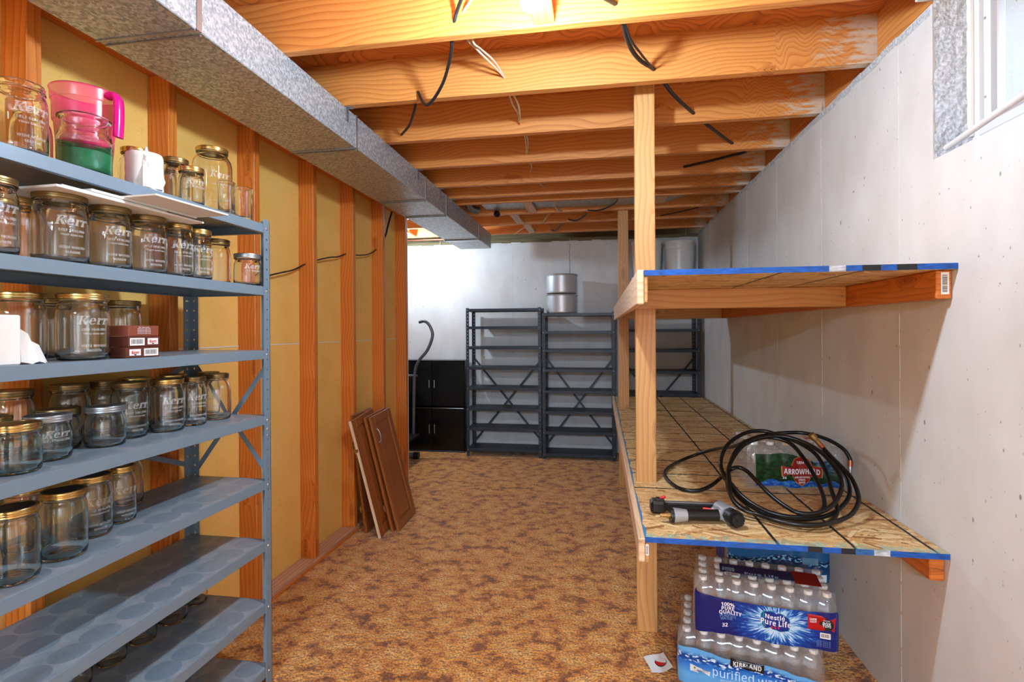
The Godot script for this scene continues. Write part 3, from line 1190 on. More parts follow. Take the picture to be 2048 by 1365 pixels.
func tray(s: Vector3, lip: float, top_m: Material, m: Material, parent: Node, at: Vector3, long_z: bool) -> MeshInstance3D:
	# a pressed shelf: sheet with lips turned down and in
	var st := st_new()
	var t := 0.0016
	bx(st, Vector3(0, -t - 0.0006, 0), Vector3(s.x - 0.004, t, s.z - 0.004), 0.0004)
	for q in [[1, 0], [-1, 0], [0, 1], [0, -1]]:
		if q[0] != 0:
			bx(st, Vector3(q[0] * (s.x / 2 - 0.002), -lip / 2, 0), Vector3(0.004, lip, s.z), 0.0018)
			bx(st, Vector3(q[0] * (s.x / 2 - 0.008), -lip + 0.001, 0), Vector3(0.014, 0.002, s.z), 0.0005)
		else:
			bx(st, Vector3(0, -lip / 2, q[1] * (s.z / 2 - 0.002)), Vector3(s.x - 0.006, lip, 0.004), 0.0018)
			bx(st, Vector3(0, -lip + 0.001, q[1] * (s.z / 2 - 0.008)), Vector3(s.x - 0.006, 0.002, 0.014), 0.0005)
	var mesh := st.commit()
	mesh.surface_set_material(0, m)
	var top := st_new()
	var a := s.x / 2 - 0.002
	var b := s.z / 2 - 0.002
	var uvs := [Vector2(0, 0), Vector2(0, 1), Vector2(1, 1), Vector2(1, 0)] if not long_z else [Vector2(0, 1), Vector2(0, 0), Vector2(1, 0), Vector2(1, 1)]
	if long_z:
		uvs = [Vector2(1, 0), Vector2(1, 1), Vector2(0, 1), Vector2(0, 0)]
	flat(top, [Vector3(-a, 0, -b), Vector3(a, 0, -b), Vector3(a, 0, b), Vector3(-a, 0, b)], Vector3.UP, uvs)
	top.commit(mesh)
	mesh.surface_set_material(1, top_m)
	return mi("shelf", mesh, null, parent, at)


func bolts(called: String, spots: Array, dir: Vector3, m: Material, parent: Node, r := 0.006):
	for p in spots:
		var st := st_new()
		cyl(st, Vector3.ZERO, dir * 0.0015, r, r * 0.9, 10)
		cyl(st, dir * 0.0015, dir * 0.003, r * 0.9, r * 0.4, 10)
		done(st, called, m, parent, p)


func build_jar_shelving():
	var t := thing("shelving_unit", "grey painted steel shelving unit full of glass jars along the stud wall", "shelving", Vector3(0, 0, 0))
	for q in [[UNIT_X, UNIT_Z0, 1, -1], [UNIT_X, UNIT_Z1, 1, 1], [UNIT_B, UNIT_Z0, -1, -1], [UNIT_B, UNIT_Z1, -1, 1]]:
		var st := st_new()
		upright(st, Vector3.ZERO, q[2], q[3], 1.79, 0.036, 0.0385, 0.0042)
		done(st, "upright", M.shelf_grey, t, Vector3(q[0], 0.0, q[1]))
	for k in SHELF_Y.size():
		var y: float = SHELF_Y[k]
		var s := Vector3(UNIT_X - UNIT_B - 0.006, 0.03, UNIT_Z1 - UNIT_Z0 - 0.006)
		tray(s, 0.034, M.dusty_shelf, M.shelf_grey, t, Vector3((UNIT_X + UNIT_B) / 2, y, (UNIT_Z0 + UNIT_Z1) / 2), true)
		bolts("bolt", [Vector3(UNIT_X, y - 0.017, UNIT_Z0 + 0.018)], Vector3.RIGHT, M.bolt, t)
		bolts("bolt", [Vector3(UNIT_B + 0.002, y - 0.05, UNIT_Z0 + 0.012), Vector3(UNIT_B + 0.002, y - 0.05, UNIT_Z0 + 0.026)], Vector3.RIGHT, M.bolt, t, 0.004)
	bolts("bolt", [Vector3(UNIT_X, 0.985, UNIT_Z0 + 0.018), Vector3(UNIT_X, 0.96, UNIT_Z0 + 0.018)], Vector3.RIGHT, M.bolt, t)
	# crossed braces at the ends and across the back
	for z in [UNIT_Z0 - 0.003, UNIT_Z1 + 0.003]:
		for q in [[1.235, 0.795], [0.80, 1.235]]:
			var st := st_new()
			bar(st, Vector3(UNIT_X - 0.012, q[0], z), Vector3(UNIT_B + 0.012, q[1], z + (0.002 if q[0] > 1 else -0.002)), 0.019, 0.0018, Vector3.UP)
			done(st, "end_brace", M.shelf_grey, t)
	for q in [[0.83, 1.23], [1.23, 0.83]]:
		var st := st_new()
		bar(st, Vector3(UNIT_B - 0.003, q[0], UNIT_Z0 + 0.01), Vector3(UNIT_B - (0.003 if q[0] > 1 else 0.006), q[1], UNIT_Z1 - 0.01), 0.019, 0.0018, Vector3.UP)
		done(st, "back_brace", M.shelf_grey, t)


# ---------------------------------------------------------------- bench
func edge_tex(breaks: Array) -> StandardMaterial3D:
	var im := Image.create(512, 8, false, Image.FORMAT_RGB8)
	var n := noise(FastNoiseLite.TYPE_VALUE, 0.2, 71, 2)
	for x in 512:
		var xx := 0.142 + 0.90 * x / 512.0
		var c := Color(0.02, 0.36, 0.74)
		for b in breaks:
			if xx >= b[0] and xx < b[1]:
				c = b[2]
		for y in 8:
			im.set_pixel(x, y, c.darkened(clampf(0.12 + 0.25 * n.get_noise_2d(x * 0.5, y * 4), 0, 0.35)))
	var m := plain(Color.WHITE, 0.6)
	m.albedo_texture = ImageTexture.create_from_image(im)
	return m


func sheet(parent: Node, y: float, z0: float, z1: float, top_m: Material, edge_m: Material):
	# OSB sheet from x 0.142 to the wall, painted front edge; y is its top
	var x0 := 0.142
	var x1 := 1.040
	var th := 0.018
	var st := st_new()
	var L := z0 - z1
	flat(st, [Vector3(x0, y, z0), Vector3(x1, y, z0), Vector3(x1, y, z1), Vector3(x0, y, z1)], Vector3.UP, [Vector2(0, 0), Vector2(1, 0), Vector2(1, L / 3.8), Vector2(0, L / 3.8)])
	var mesh := st.commit()
	mesh.surface_set_material(0, top_m)
	st = st_new()
	flat(st, [Vector3(x0, y - th, z0), Vector3(x1, y - th, z0), Vector3(x1, y - th, z1), Vector3(x0, y - th, z1)], Vector3.DOWN, [Vector2(0, 0.02), Vector2(1, 0.02), Vector2(1, L / 3.8), Vector2(0, L / 3.8)])
	flat(st, [Vector3(x0, y, z1), Vector3(x1, y, z1), Vector3(x1, y - th, z1), Vector3(x0, y - th, z1)], Vector3.FORWARD)
	flat(st, [Vector3(x1, y, z0), Vector3(x1, y, z1), Vector3(x1, y - th, z1), Vector3(x1, y - th, z0)], Vector3.RIGHT)
	st.commit(mesh)
	mesh.surface_set_material(1, top_m)
	st = st_new()
	flat(st, [Vector3(x0, y, z0), Vector3(x1, y, z0), Vector3(x1, y - th, z0), Vector3(x0, y - th, z0)], Vector3.BACK, [Vector2(0, 0), Vector2(1, 0), Vector2(1, 1), Vector2(0, 1)])
	flat(st, [Vector3(x0, y, z0), Vector3(x0, y, z1), Vector3(x0, y - th, z1), Vector3(x0, y - th, z0)], Vector3.LEFT, [Vector2(0.1, 0), Vector2(0.5, 0), Vector2(0.5, 1), Vector2(0.1, 1)])
	st.commit(mesh)
	mesh.surface_set_material(2, edge_m)
	mi("board_sheet", mesh, null, parent)


func build_bench():
	var t := thing("workbench", "two tier timber bench with strand board tops along the concrete wall", "bench", Vector3(0, 0, 0))
	var white := Color(0.80, 0.83, 0.86)
	var ink := Color(0.07, 0.08, 0.10)
	sheet(t, 1.550, -1.748, -4.62, M.osb_top, edge_tex([[0.692, 0.738, white], [0.785, 0.835, ink], [0.879, 0.934, ink]]))
	sheet(t, 0.673, -1.790, -5.50, M.osb_top, edge_tex([[0.642, 0.684, ink], [0.739, 0.78, ink], [0.78, 0.832, Color(0.16, 0.42, 0.68)], [0.832, 0.878, white]]))
	# front rails: the edge boards on the aisle side
	span("rail", Vector3(0.120, 1.440, -4.66), Vector3(0.1415, 1.552, -1.752), M.whitewood, t, 0.003)
	span("rail", Vector3(0.120, 0.598, -5.50), Vector3(0.1415, 0.676, -1.768), M.whitewood, t, 0.003)
	span("rail", Vector3(0.1425, 1.446, -4.62), Vector3(0.153, 1.531, -1.752), M.pine0, t, 0.002)
	span("rail", Vector3(0.1425, 0.598, -5.50), Vector3(0.153, 0.654, -1.768), M.pine1, t, 0.002)
	# posts
	span("post", Vector3(0.157, 0.0, -2.468), Vector3(0.246, SUB_Y - 0.001, -2.43), M.pine1, t, 0.003)
	span("post", Vector3(0.157, 0.0, -4.70), Vector3(0.246, JOIST_Y, -4.662), M.pine0, t, 0.003)
	# cross pieces and wall ledgers
	span("cross_piece", Vector3(0.154, 1.448, -2.395), Vector3(0.997, 1.5315, -2.357), M.pine0, t, 0.003)
	span("cross_piece", Vector3(0.154, 1.446, -4.64), Vector3(0.997, 1.5315, -4.602), M.pine1, t, 0.003)
	span("cross_piece", Vector3(0.154, 0.585, -2.42), Vector3(0.997, 0.6545, -2.385), M.pine1, t, 0.003)
	span("cross_piece", Vector3(0.154, 0.585, -4.64), Vector3(0.997, 0.6545, -4.602), M.pine0, t, 0.003)
	span("ledger", Vector3(0.998, 1.446, -4.62), Vector3(1.040, 1.5315, -1.775), M.stud0, t, 0.003)
	span("ledger", Vector3(0.998, 0.578, -5.50), Vector3(1.040, 0.6545, -1.815), M.stud1, t, 0.003)
	# stickers and screws
	for q in [[Vector3(1.021, 1.492, -1.7745), Vector2(0.066, 0.022)], [Vector3(0.1475, 0.64, -1.7675), Vector2(0.036, 0.010)]]:
		var st := st_new()
		var a: Vector2 = q[1] / 2
		flat(st, [Vector3(-a.y, -a.x, 0), Vector3(a.y, -a.x, 0), Vector3(a.y, a.x, 0), Vector3(-a.y, a.x, 0)], Vector3.BACK, [Vector2(0, 0), Vector2(0, 1), Vector2(1, 1), Vector2(1, 0)])
		done(st, "barcode_sticker", M.barcode, t, q[0] + Vector3(0, 0, 0.0008))
	bolts("screw", [Vector3(0.19, 1.465, -2.357), Vector3(0.19, 1.505, -2.357), Vector3(0.98, 1.49, -2.357)], Vector3.BACK, M.zinc, t, 0.004)


# ---------------------------------------------------------------- dark shelving at the back
func dark_unit(at: Vector3, w: float, tall: float, ys: Array, label: String):
	var t := thing("steel_shelving", label, "shelving", at, 0.0, "dark steel shelving units against the back wall")
	var d := 0.30
	for q in [[w / 2, d, 1, 1], [-w / 2, d, -1, 1], [w / 2, 0.0, 1, -1], [-w / 2, 0.0, -1, -1]]:
		var st := st_new()
		upright(st, Vector3(q[0], 0, q[1]), q[2], q[3], tall, 0.033, 0.038, 0.0045)
		done(st, "upright", M.dark_steel, t)
	for y in ys:
		tray(Vector3(w - 0.008, 0.03, d - 0.008), 0.030, M.dark_steel, M.dark_steel, t, Vector3(0, y, d / 2), false)
		bolts("bolt", [Vector3(w / 2 - 0.014, y - 0.015, d), Vector3(-w / 2 + 0.014, y - 0.015, d)], Vector3.BACK, M.bolt, t, 0.005)
	for q in [[1.05, 0.09], [0.09, 1.05]]:
		var st := st_new()
		bar(st, Vector3(-w / 2 + 0.01, q[0], -0.003), Vector3(w / 2 - 0.01, q[1], -0.003 - (0.002 if q[0] > 1 else 0.0)), 0.022, 0.0018, Vector3.UP)
		done(st, "back_brace", M.dark_steel, t)


func build_back_units():
	dark_unit(Vector3(-1.022, 0, -5.845), 0.815, 1.598, [1.590, 1.400, 1.182, 0.962, 0.742, 0.520, 0.305, 0.082], "dark steel shelving unit standing next to the black cabinets")
	dark_unit(Vector3(-0.224, 0, -5.815), 0.755, 1.540, [1.532, 1.345, 1.152, 0.945, 0.722, 0.505, 0.292, 0.060], "dark steel shelving unit with two aluminium pots on top")
	dark_unit(Vector3(0.60, 0, -5.868), 0.80, 1.560, [1.55, 1.36, 1.15, 0.93, 0.70, 0.49, 0.28, 0.06], "dark steel shelving unit in the corner behind the timber bench")
	# pots
	for k in 2:
		var t := thing("stock_pot", ["lower of two stacked aluminium pots on the dark shelving unit", "upper of two stacked aluminium pots on the dark shelving unit"][k], "pot", Vector3(-0.404, 1.5325 + k * 0.2085, -5.665), 0, "stacked aluminium pots")
		var st := st_new()
		lathe(st, [Vector2(0, 0), Vector2(0.155, 0.0), Vector2(0.161, 0.006), Vector2(0.163, 0.02), Vector2(0.165, 0.185), Vector2(0.165, 0.185), Vector2(0.1715, 0.188), Vector2(0.173, 0.193), Vector2(0.171, 0.197), Vector2(0.163, 0.197), Vector2(0.160, 0.185), Vector2(0.158, 0.01), Vector2(0.0, 0.006)], 56)
		done(st, "pot_body", M.aluminium, t)
		if k == 1:
			st = st_new()
			lathe(st, [Vector2(0, 0.199), Vector2(0.168, 0.199), Vector2(0.171, 0.202), Vector2(0.168, 0.205), Vector2(0.14, 0.207), Vector2(0.0, 0.208)], 48)
			done(st, "pot_lid", M.aluminium, t)
	# pails stacked on the corner unit
	var spots := [[0.82, 0.0], [0.49, 0.012]]
	for k in 2:
		for j in 2:
			var t := thing("plastic_pail", "%s white plastic pail of the stack %s on the corner shelving" % [["lower", "upper"][j], ["touching the side wall", "behind the posts"][k]], "pail", Vector3(spots[k][0], 1.5505 + j * 0.36 + spots[k][1] * j, -5.715), 0, "white pails on the corner shelving")
			var st := st_new()
			lathe(st, [Vector2(0, 0), Vector2(0.132, 0), Vector2(0.135, 0.004), Vector2(0.147, 0.20), Vector2(0.147, 0.20), Vector2(0.149, 0.204), Vector2(0.149, 0.26), Vector2(0.149, 0.26), Vector2(0.153, 0.263), Vector2(0.153, 0.268), Vector2(0.149, 0.271), Vector2(0.150, 0.30), Vector2(0.154, 0.303), Vector2(0.154, 0.308), Vector2(0.150, 0.311), Vector2(0.151, 0.340)], 48)
			done(st, "pail_body", M.white_gloss, t)
			st = st_new()
			lathe(st, [Vector2(0.150, 0.332), Vector2(0.157, 0.332), Vector2(0.158, 0.335), Vector2(0.158, 0.352), Vector2(0.156, 0.355), Vector2(0.148, 0.355), Vector2(0.145, 0.350), Vector2(0.0, 0.350)], 48)
			done(st, "pail_lid", M.white_gloss, t)


# ---------------------------------------------------------------- open end: cabinets and trainer
func build_back_corner():
	var black := plain(Color(0.022, 0.026, 0.028), 0.22)
	for k in 2:
		var y0 := 0.0 + k * 0.505
		var t := thing("black_cabinet", ["lower black two door cabinet standing on the carpet by the back wall", "upper black two door cabinet stacked on the lower one"][k], "cabinet", Vector3(-1.86, y0, -5.78), 0, "stacked black cabinets")
		var hh := 0.500 if k == 0 else 0.513
		span("carcass", Vector3(-0.37, 0.0, -0.12), Vector3(0.375, hh, 0.085), black, t, 0.003)
		for s in [-1.0, 1.0]:
			var d := span("door", Vector3(minf(s * 0.002, s * 0.365), 0.018 if k == 0 else 0.006, 0.086), Vector3(maxf(s * 0.002, s * 0.365), hh - 0.008, 0.102), black, t, 0.003)
			var st := st_new()
			var hx: float = -s * 0.1835 + s * 0.03
			var hy := 0.0
			bx(st, Vector3(hx, hy, 0.02), Vector3(0.009, 0.10 if k == 0 else 0.085, 0.006), 0.002)
			for q in [-0.036, 0.036]:
				cyl(st, Vector3(hx, hy + q, 0.008), Vector3(hx, hy + q, 0.019), 0.003, 0.003, 8)
			done(st, "handle", M.bolt, d)
		if k == 0:
			span("plinth_edge", Vector3(-0.37, 0.0, 0.0855), Vector3(0.37, 0.014, 0.104), M.dark_steel, t, 0.002)
		else:
			span("cabinet_top", Vector3(-0.372, hh + 0.0005, -0.12), Vector3(0.378, hh + 0.006, 0.105), black, t, 0.002)
	# elliptical trainer
	var grey := plain(Color(0.27, 0.28, 0.30), 0.45)
	var silver := plain(Color(0.42, 0.43, 0.45), 0.35, 0.4)
	var t := thing("elliptical_trainer", "grey elliptical trainer with curved handlebars in front of the black cabinets", "exercise machine", Vector3(-2.1, 0, -5.3))
	for s in [0, 1]:
		var st := st_new()
		var dx := 0.0 if s == 0 else -0.52
		var pts := []
		for p in [Vector3(0.227, 1.446, 0), Vector3(0.292, 1.456, 0), Vector3(0.345, 1.405, 0), Vector3(0.373, 1.304, 0), Vector3(0.318, 1.157, 0), Vector3(0.224, 1.042, 0), Vector3(0.179, 0.921, 0), Vector3(0.166, 0.631, 0), Vector3(0.158, 0.263, 0)]:
			pts.append(p + Vector3(dx, 0, 0))
		tube(st, smooth_path(pts, 6), 0.0165, 12)
		done(st, "handlebar", silver, t)
		st = st_new()
		bar(st, Vector3(0.16 + dx, 0.255, 0.02), Vector3(0.16 + dx, 0.20, 0.62 if s == 0 else 0.5), 0.04, 0.03, Vector3.UP)
		done(st, "pedal_arm", grey, t)
		st = st_new()
		bx(st, Vector3(0.16 + dx, 0.26, 0.16), Vector3(0.13, 0.03, 0.34), 0.012)
		done(st, "foot_pedal", M.black, t)
	var st3 := st_new()
	cyl(st3, Vector3(-0.42, 0.883, 0), Vector3(0.205, 0.884, 0), 0.012, 0.012, 12)
	done(st3, "cross_bar", silver, t)
	st3 = st_new()
	bx(st3, Vector3(-0.10, 1.27, 0.02), Vector3(0.30, 0.19, 0.05), 0.02, Vector2.ZERO, 0, Basis(Vector3.RIGHT, -0.5))
	done(st3, "console", M.dark_steel, t)
	st3 = st_new()
	cyl(st3, Vector3(-0.10, 0.30, -0.02), Vector3(-0.10, 1.22, 0.0), 0.035, 0.025, 16)
	done(st3, "mast", grey, t)
	st3 = st_new()
	cyl(st3, Vector3(-0.16, 0.34, 0.0), Vector3(-0.04, 0.34, 0.0), 0.27, 0.27, 40)
	done(st3, "flywheel_cover", M.black, t)
	st3 = st_new()
	bx(st3, Vector3(-0.10, 0.05, 0.35), Vector3(0.07, 0.06, 1.1), 0.008)
	done(st3, "base_rail", grey, t)
	for z in [-0.03, 0.85]:
		st3 = st_new()
		cyl(st3, Vector3(-0.36, 0.038, z), Vector3(0.15, 0.038, z), 0.030, 0.030, 20)
		var f := done(st3, "foot_tube", silver, t)
		for s in [[-0.36, -0.40], [0.15, 0.205]]:
			st3 = st_new()
			cyl(st3, Vector3(s[0], 0.038, z), Vector3(s[1], 0.038, z), 0.0375, 0.036, 20)
			done(st3, "foot_cap", M.black, f)
	# pipes above the open end
	var c := tag(mi("copper_pipe", null, M.copper, self), "thin copper pipe running along the top of the back wall", "pipe") as MeshInstance3D
	c.name = numbered("copper_pipe")
	var st := st_new()
	tube(st, [Vector3(-4.4, 2.405, -5.84), Vector3(-1.72, 2.405, -5.84)], 0.011, 12)
	bx(st, Vector3(-1.995, 2.405, -5.845), Vector3(0.008, 0.03, 0.03), 0.002)
	c.mesh = st.commit()
	var dd := tag(mi("round_duct", null, M.galvanised, self), "round galvanised duct crossing the ceiling of the open end", "duct") as MeshInstance3D
	dd.name = numbered("round_duct")
	st = st_new()
	tube(st, [Vector3(-4.4, 2.50, -5.79), Vector3(-1.60, 2.50, -5.79)], 0.055, 24)
	dd.mesh = st.commit()
	# grey pipe end and flexible hose over the duct
	var pv := tag(mi("vent_elbow", null, M.zinc, self), "bent metal vent elbow above the far end of the air duct", "pipe") as MeshInstance3D
	pv.name = numbered("vent_elbow")
	st = st_new()
	tube(st, smooth_path([Vector3(-1.10, 2.50, -4.35), Vector3(-1.13, 2.47, -4.42), Vector3(-1.11, 2.43, -4.50), Vector3(-1.06, 2.42, -4.56)], 5), 0.032, 16)
	pv.mesh = st.commit()


# ---------------------------------------------------------------- kitchen doors leaning on the studs
func raised_door(called: String, label: String, foot: Vector3, lean: float, turn: float, tilt: float, w: float, tall: float, pull: bool, hinges: Array):
	# foot: near bottom corner of the door's face; face looks along +x, width runs to -z
	var t := thing(called, label, "door", foot, 0.0, "dark wooden cabinet doors leaning on the stud wall")
	t.basis = Basis(Vector3.UP, turn) * Basis(Vector3.BACK, lean) * Basis(Vector3.RIGHT, tilt)
	var th := 0.019
	var sw := 0.058
	# stiles and rails
	for q in [[0.0, sw], [w - sw, w]]:
		var st := st_new()
		bx(st, Vector3(-th / 2, tall / 2, -(q[0] + q[1]) / 2), Vector3(th, tall, sw), 0.004, Vector2(rng.randf(), 0.1), 1)
		done(st, "stile", M.door_wood, t)
	for q in [[0.0, sw], [tall - sw, tall]]:
		var st := st_new()
		bx(st, Vector3(-th / 2, (q[0] + q[1]) / 2, -w / 2), Vector3(th, sw, w - 2 * sw - 0.001), 0.004, Vector2(rng.randf(), 0.1), 2)
		done(st, "rail", M.door_wood, t)
	# raised panel with sloped edges
	var st := st_new()
	var o := [Vector2(sw, sw), Vector2(w - sw, sw), Vector2(w - sw, tall - sw), Vector2(sw, tall - sw)]
	var g := 0.034
	var i := [Vector2(sw + g, sw + g), Vector2(w - sw - g, sw + g), Vector2(w - sw - g, tall - sw - g), Vector2(sw + g, tall - sw - g)]
	var p3 := func(v: Vector2, d: float): return Vector3(d, v.y, -v.x)
	for k in 4:
		var k2 := (k + 1) % 4
		flat(st, [p3.call(o[k], -0.010), p3.call(o[k2], -0.010), p3.call(i[k2], -0.003), p3.call(i[k], -0.003)], Vector3.RIGHT, [Vector2(o[k].y / 2.4, o[k].x / 0.25), Vector2(o[k2].y / 2.4, o[k2].x / 0.25), Vector2(i[k2].y / 2.4, i[k2].x / 0.25), Vector2(i[k].y / 2.4, i[k].x / 0.25)])
	flat(st, [p3.call(i[0], -0.003), p3.call(i[1], -0.003), p3.call(i[2], -0.003), p3.call(i[3], -0.003)], Vector3.RIGHT, [Vector2(i[0].y / 2.4, i[0].x / 0.25), Vector2(i[1].y / 2.4, i[1].x / 0.25), Vector2(i[2].y / 2.4, i[2].x / 0.25), Vector2(i[3].y / 2.4, i[3].x / 0.25)])
	flat(st, [p3.call(o[0], -0.014), p3.call(o[1], -0.014), p3.call(o[2], -0.014), p3.call(o[3], -0.014)], Vector3.LEFT)
	done(st, "panel", M.door_wood, t)
	if pull:
		st = st_new()
		var pts := []
		for k in 7:
			var a := PI * k / 6.0
			pts.append(Vector3(0.004 + 0.022 * sin(a), tall - 0.135 + 0.048 * cos(a), -0.030))
		tube(st, smooth_path(pts, 4), 0.0035, 8)
		done(st, "pull", M.zinc, t)
	if called == "cabinet_door_002":
		box("pale_edge", Vector3(-th / 2, tall / 2, 0.0012), Vector3(th, tall, 0.002), M.whitewood, t, 0.0005)
	for y in hinges:
		st = st_new()
		bx(st, Vector3(-0.022, y, -0.008), Vector3(0.007, 0.046, 0.026), 0.002)
		bx(st, Vector3(-0.014, y, 0.003), Vector3(0.022, 0.020, 0.006), 0.002)
		cyl(st, Vector3(-0.024, y - 0.016, 0.004), Vector3(-0.024, y + 0.016, 0.004), 0.0045, 0.0045, 8)
		done(st, "hinge", M.brass, t)


func build_cabinet_doors():
	raised_door("cabinet_door", "dark wooden panel door with a metal pull, frontmost of the leaning doors", Vector3(-1.345, 0.0, -3.385), 0.23, 0.0, 0.055, 0.345, 0.80, true, [])
	raised_door("cabinet_door_001", "dark wooden panel door directly behind the frontmost leaning door", Vector3(-1.380, 0.0, -3.372), 0.225, 0.0, 0.055, 0.345, 0.80, false, [0.17])
	raised_door("cabinet_door_002", "pale edged wooden panel door in the middle of the leaning doors", Vector3(-1.420, 0.0, -3.262), 0.21, 0.0, 0.10, 0.345, 0.80, false, [0.60])
	raised_door("cabinet_door_003", "dark wooden panel door with two hinges, hindmost of the leaning doors", Vector3(-1.545, 0.0, -3.32), 0.104, 0.0, 0.04, 0.30, 0.80, false, [0.17, 0.60])
	used["cabinet_door"] = 3


# ---------------------------------------------------------------- cables
func cable(called: String, label: String, pts: Array, r: float, m: Material, group: String, steps := 6, flatness := 1.0):
	var st := st_new()
	tube(st, smooth_path(pts, steps), r, 8, flatness)
	var o := done(st, numbered(called), m, self)
	tag(o, label, "cable", group)


func build_cables():
	var g1 := "cables strung through the joists"
	# dark cables over the aisle
	cable("electric_cable", "grey cable looping from the nearest joist down to the next one", [Vector3(-0.435, 2.488, -1.700), Vector3(-0.477, 2.462, -1.760), Vector3(-0.495, 2.437, -1.785), Vector3(-0.520, 2.406, -1.840), Vector3(-0.533, 2.392, -1.880), Vector3(-0.565, 2.374, -1.950), Vector3(-0.614, 2.353, -2.040), Vector3(-0.674, 2.333, -2.120), Vector3(-0.723, 2.326, -2.170), Vector3(-0.759, 2.361, -2.210), Vector3(-0.799, 2.428, -2.260), Vector3(-0.831, 2.418, -2.330), Vector3(-0.874, 2.407, -2.420), Vector3(-0.955, 2.405, -2.570), Vector3(-1.062, 2.428, -2.740)], 0.0065, M.cable_grey, g1)
	cable("electric_cable", "thick grey cable curving from joist to joist above the tall post", [Vector3(0.006, 2.422, -1.700), Vector3(0.057, 2.440, -1.785), Vector3(0.079, 2.424, -1.810), Vector3(0.085, 2.407, -1.840), Vector3(0.097, 2.408, -1.920), Vector3(0.125, 2.414, -2.040), Vector3(0.166, 2.419, -2.140), Vector3(0.227, 2.436, -2.255), Vector3(0.269, 2.429, -2.340), Vector3(0.316, 2.427, -2.450), Vector3(0.382, 2.426, -2.580), Vector3(0.462, 2.433, -2.735), Vector3(0.530, 2.414, -2.820), Vector3(0.610, 2.414, -2.950), Vector3(0.753, 2.429, -3.205), Vector3(0.856, 2.405, -3.290), Vector3(0.789, 2.416, -3.400), Vector3(0.696, 2.428, -3.520), Vector3(0.559, 2.442, -3.665)], 0.0085, M.cable_grey, g1)
	cable("electric_cable", "short grey cable beside the thick one above the tall post", [Vector3(0.088, 2.407, -1.840), Vector3(0.115, 2.394, -1.930), Vector3(0.155, 2.407, -2.050), Vector3(0.194, 2.421, -2.160), Vector3(0.227, 2.436, -2.255)], 0.0045, M.cable_grey, g1)
	# pale cables
	cable("pale_cable", "pale cable of the twisted pair strung through the joists", [Vector3(-0.410, 2.493, -1.740), Vector3(-0.467, 2.461, -1.790), Vector3(-0.468, 2.412, -1.840), Vector3(-0.458, 2.437, -1.980), Vector3(-0.428, 2.446, -2.120), Vector3(-0.401, 2.452, -2.260), Vector3(-0.394, 2.415, -2.320), Vector3(-0.398, 2.419, -2.450), Vector3(-0.394, 2.432, -2.600), Vector3(-0.413, 2.447, -2.740), Vector3(-0.398, 2.418, -2.820), Vector3(-0.413, 2.421, -3.000), Vector3(-0.439, 2.440, -3.210), Vector3(-0.423, 2.406, -3.300), Vector3(-0.445, 2.436, -3.500), Vector3(-0.474, 2.457, -3.670), Vector3(-0.424, 2.410, -3.750), Vector3(-0.411, 2.424, -3.900), Vector3(-0.405, 2.444, -3.990)], 0.0042, M.cable_white, g1, 5)
	cable("pale_cable", "other pale cable of the twisted pair strung through the joists", [Vector3(-0.448, 2.491, -1.785), Vector3(-0.449, 2.410, -1.860), Vector3(-0.447, 2.445, -1.990), Vector3(-0.422, 2.462, -2.120), Vector3(-0.401, 2.455, -2.260), Vector3(-0.376, 2.412, -2.320), Vector3(-0.371, 2.412, -2.450), Vector3(-0.387, 2.419, -2.600), Vector3(-0.411, 2.447, -2.740), Vector3(-0.388, 2.417, -2.820), Vector3(-0.401, 2.426, -3.000), Vector3(-0.436, 2.440, -3.210)], 0.0042, M.cable_white, g1, 5)
	cable("pale_cable", "pale cable with a dangling loop under the far duct pan", [Vector3(-0.36, 2.408, -4.262), Vector3(-0.37, 2.395, -4.40), Vector3(-0.345, 2.375, -4.50), Vector3(-0.32, 2.40, -4.62), Vector3(-0.42, 2.42, -4.72), Vector3(-0.53, 2.385, -5.0), Vector3(-0.55, 2.40, -5.09), Vector3(-0.68, 2.41, -5.20), Vector3(-0.86, 2.375, -5.45), Vector3(-0.9, 2.39, -5.58)], 0.005, M.cable_white, g1)
	cable("electric_cable", "dark cable dangling between the far joists near the second post", [Vector3(0.15, 2.408, -4.262), Vector3(0.12, 2.40, -4.45), Vector3(0.0, 2.385, -4.60), Vector3(-0.12, 2.405, -4.645), Vector3(-0.18, 2.44, -4.70)], 0.007, M.cable_grey, g1)
	cable("electric_cable", "dark cable between the last joists over the pots", [Vector3(-0.10, 2.44, -4.68), Vector3(-0.13, 2.40, -4.85), Vector3(-0.22, 2.385, -5.0), Vector3(-0.30, 2.42, -5.10), Vector3(-0.35, 2.41, -5.2), Vector3(-0.45, 2.385, -5.45), Vector3(-0.50, 2.42, -5.59)], 0.007, M.cable_grey, g1)
	cable("electric_cable", "thin dark cable near the corner of the two concrete walls", [Vector3(0.55, 2.42, -5.10), Vector3(0.62, 2.415, -5.02), Vector3(0.80, 2.425, -4.9), Vector3(0.95, 2.44, -4.8)], 0.005, M.cable_grey, g1)
	# along the stud wall
	var g2 := "cables strung through the studs"
	var runs := [[-2.361, 1.60, -2.841, 1.755, 1.665], [-2.884, 1.76, -3.34, 1.885, 1.815], [-3.383, 1.885, -3.84, 1.99, 1.90]]
	for k in 3:
		var q: Array = runs[k]
		cable("electric_cable", ["grey cable sagging between studs next to the grey shelving", "grey cable sagging in the middle stud bay", "grey cable sagging in the stud bay above the leaning doors"][k], [Vector3(-1.70, q[1], q[0] + 0.01), Vector3(-1.695, lerpf(q[1], q[4], 0.7), lerpf(q[0], q[2], 0.25)), Vector3(-1.69, q[4] + 0.012, lerpf(q[0], q[2], 0.5)), Vector3(-1.695, lerpf(q[4], q[3], 0.45), lerpf(q[0], q[2], 0.75)), Vector3(-1.70, q[3], q[2] - 0.01)], 0.007, M.cable_grey, g2, 6, 0.6)
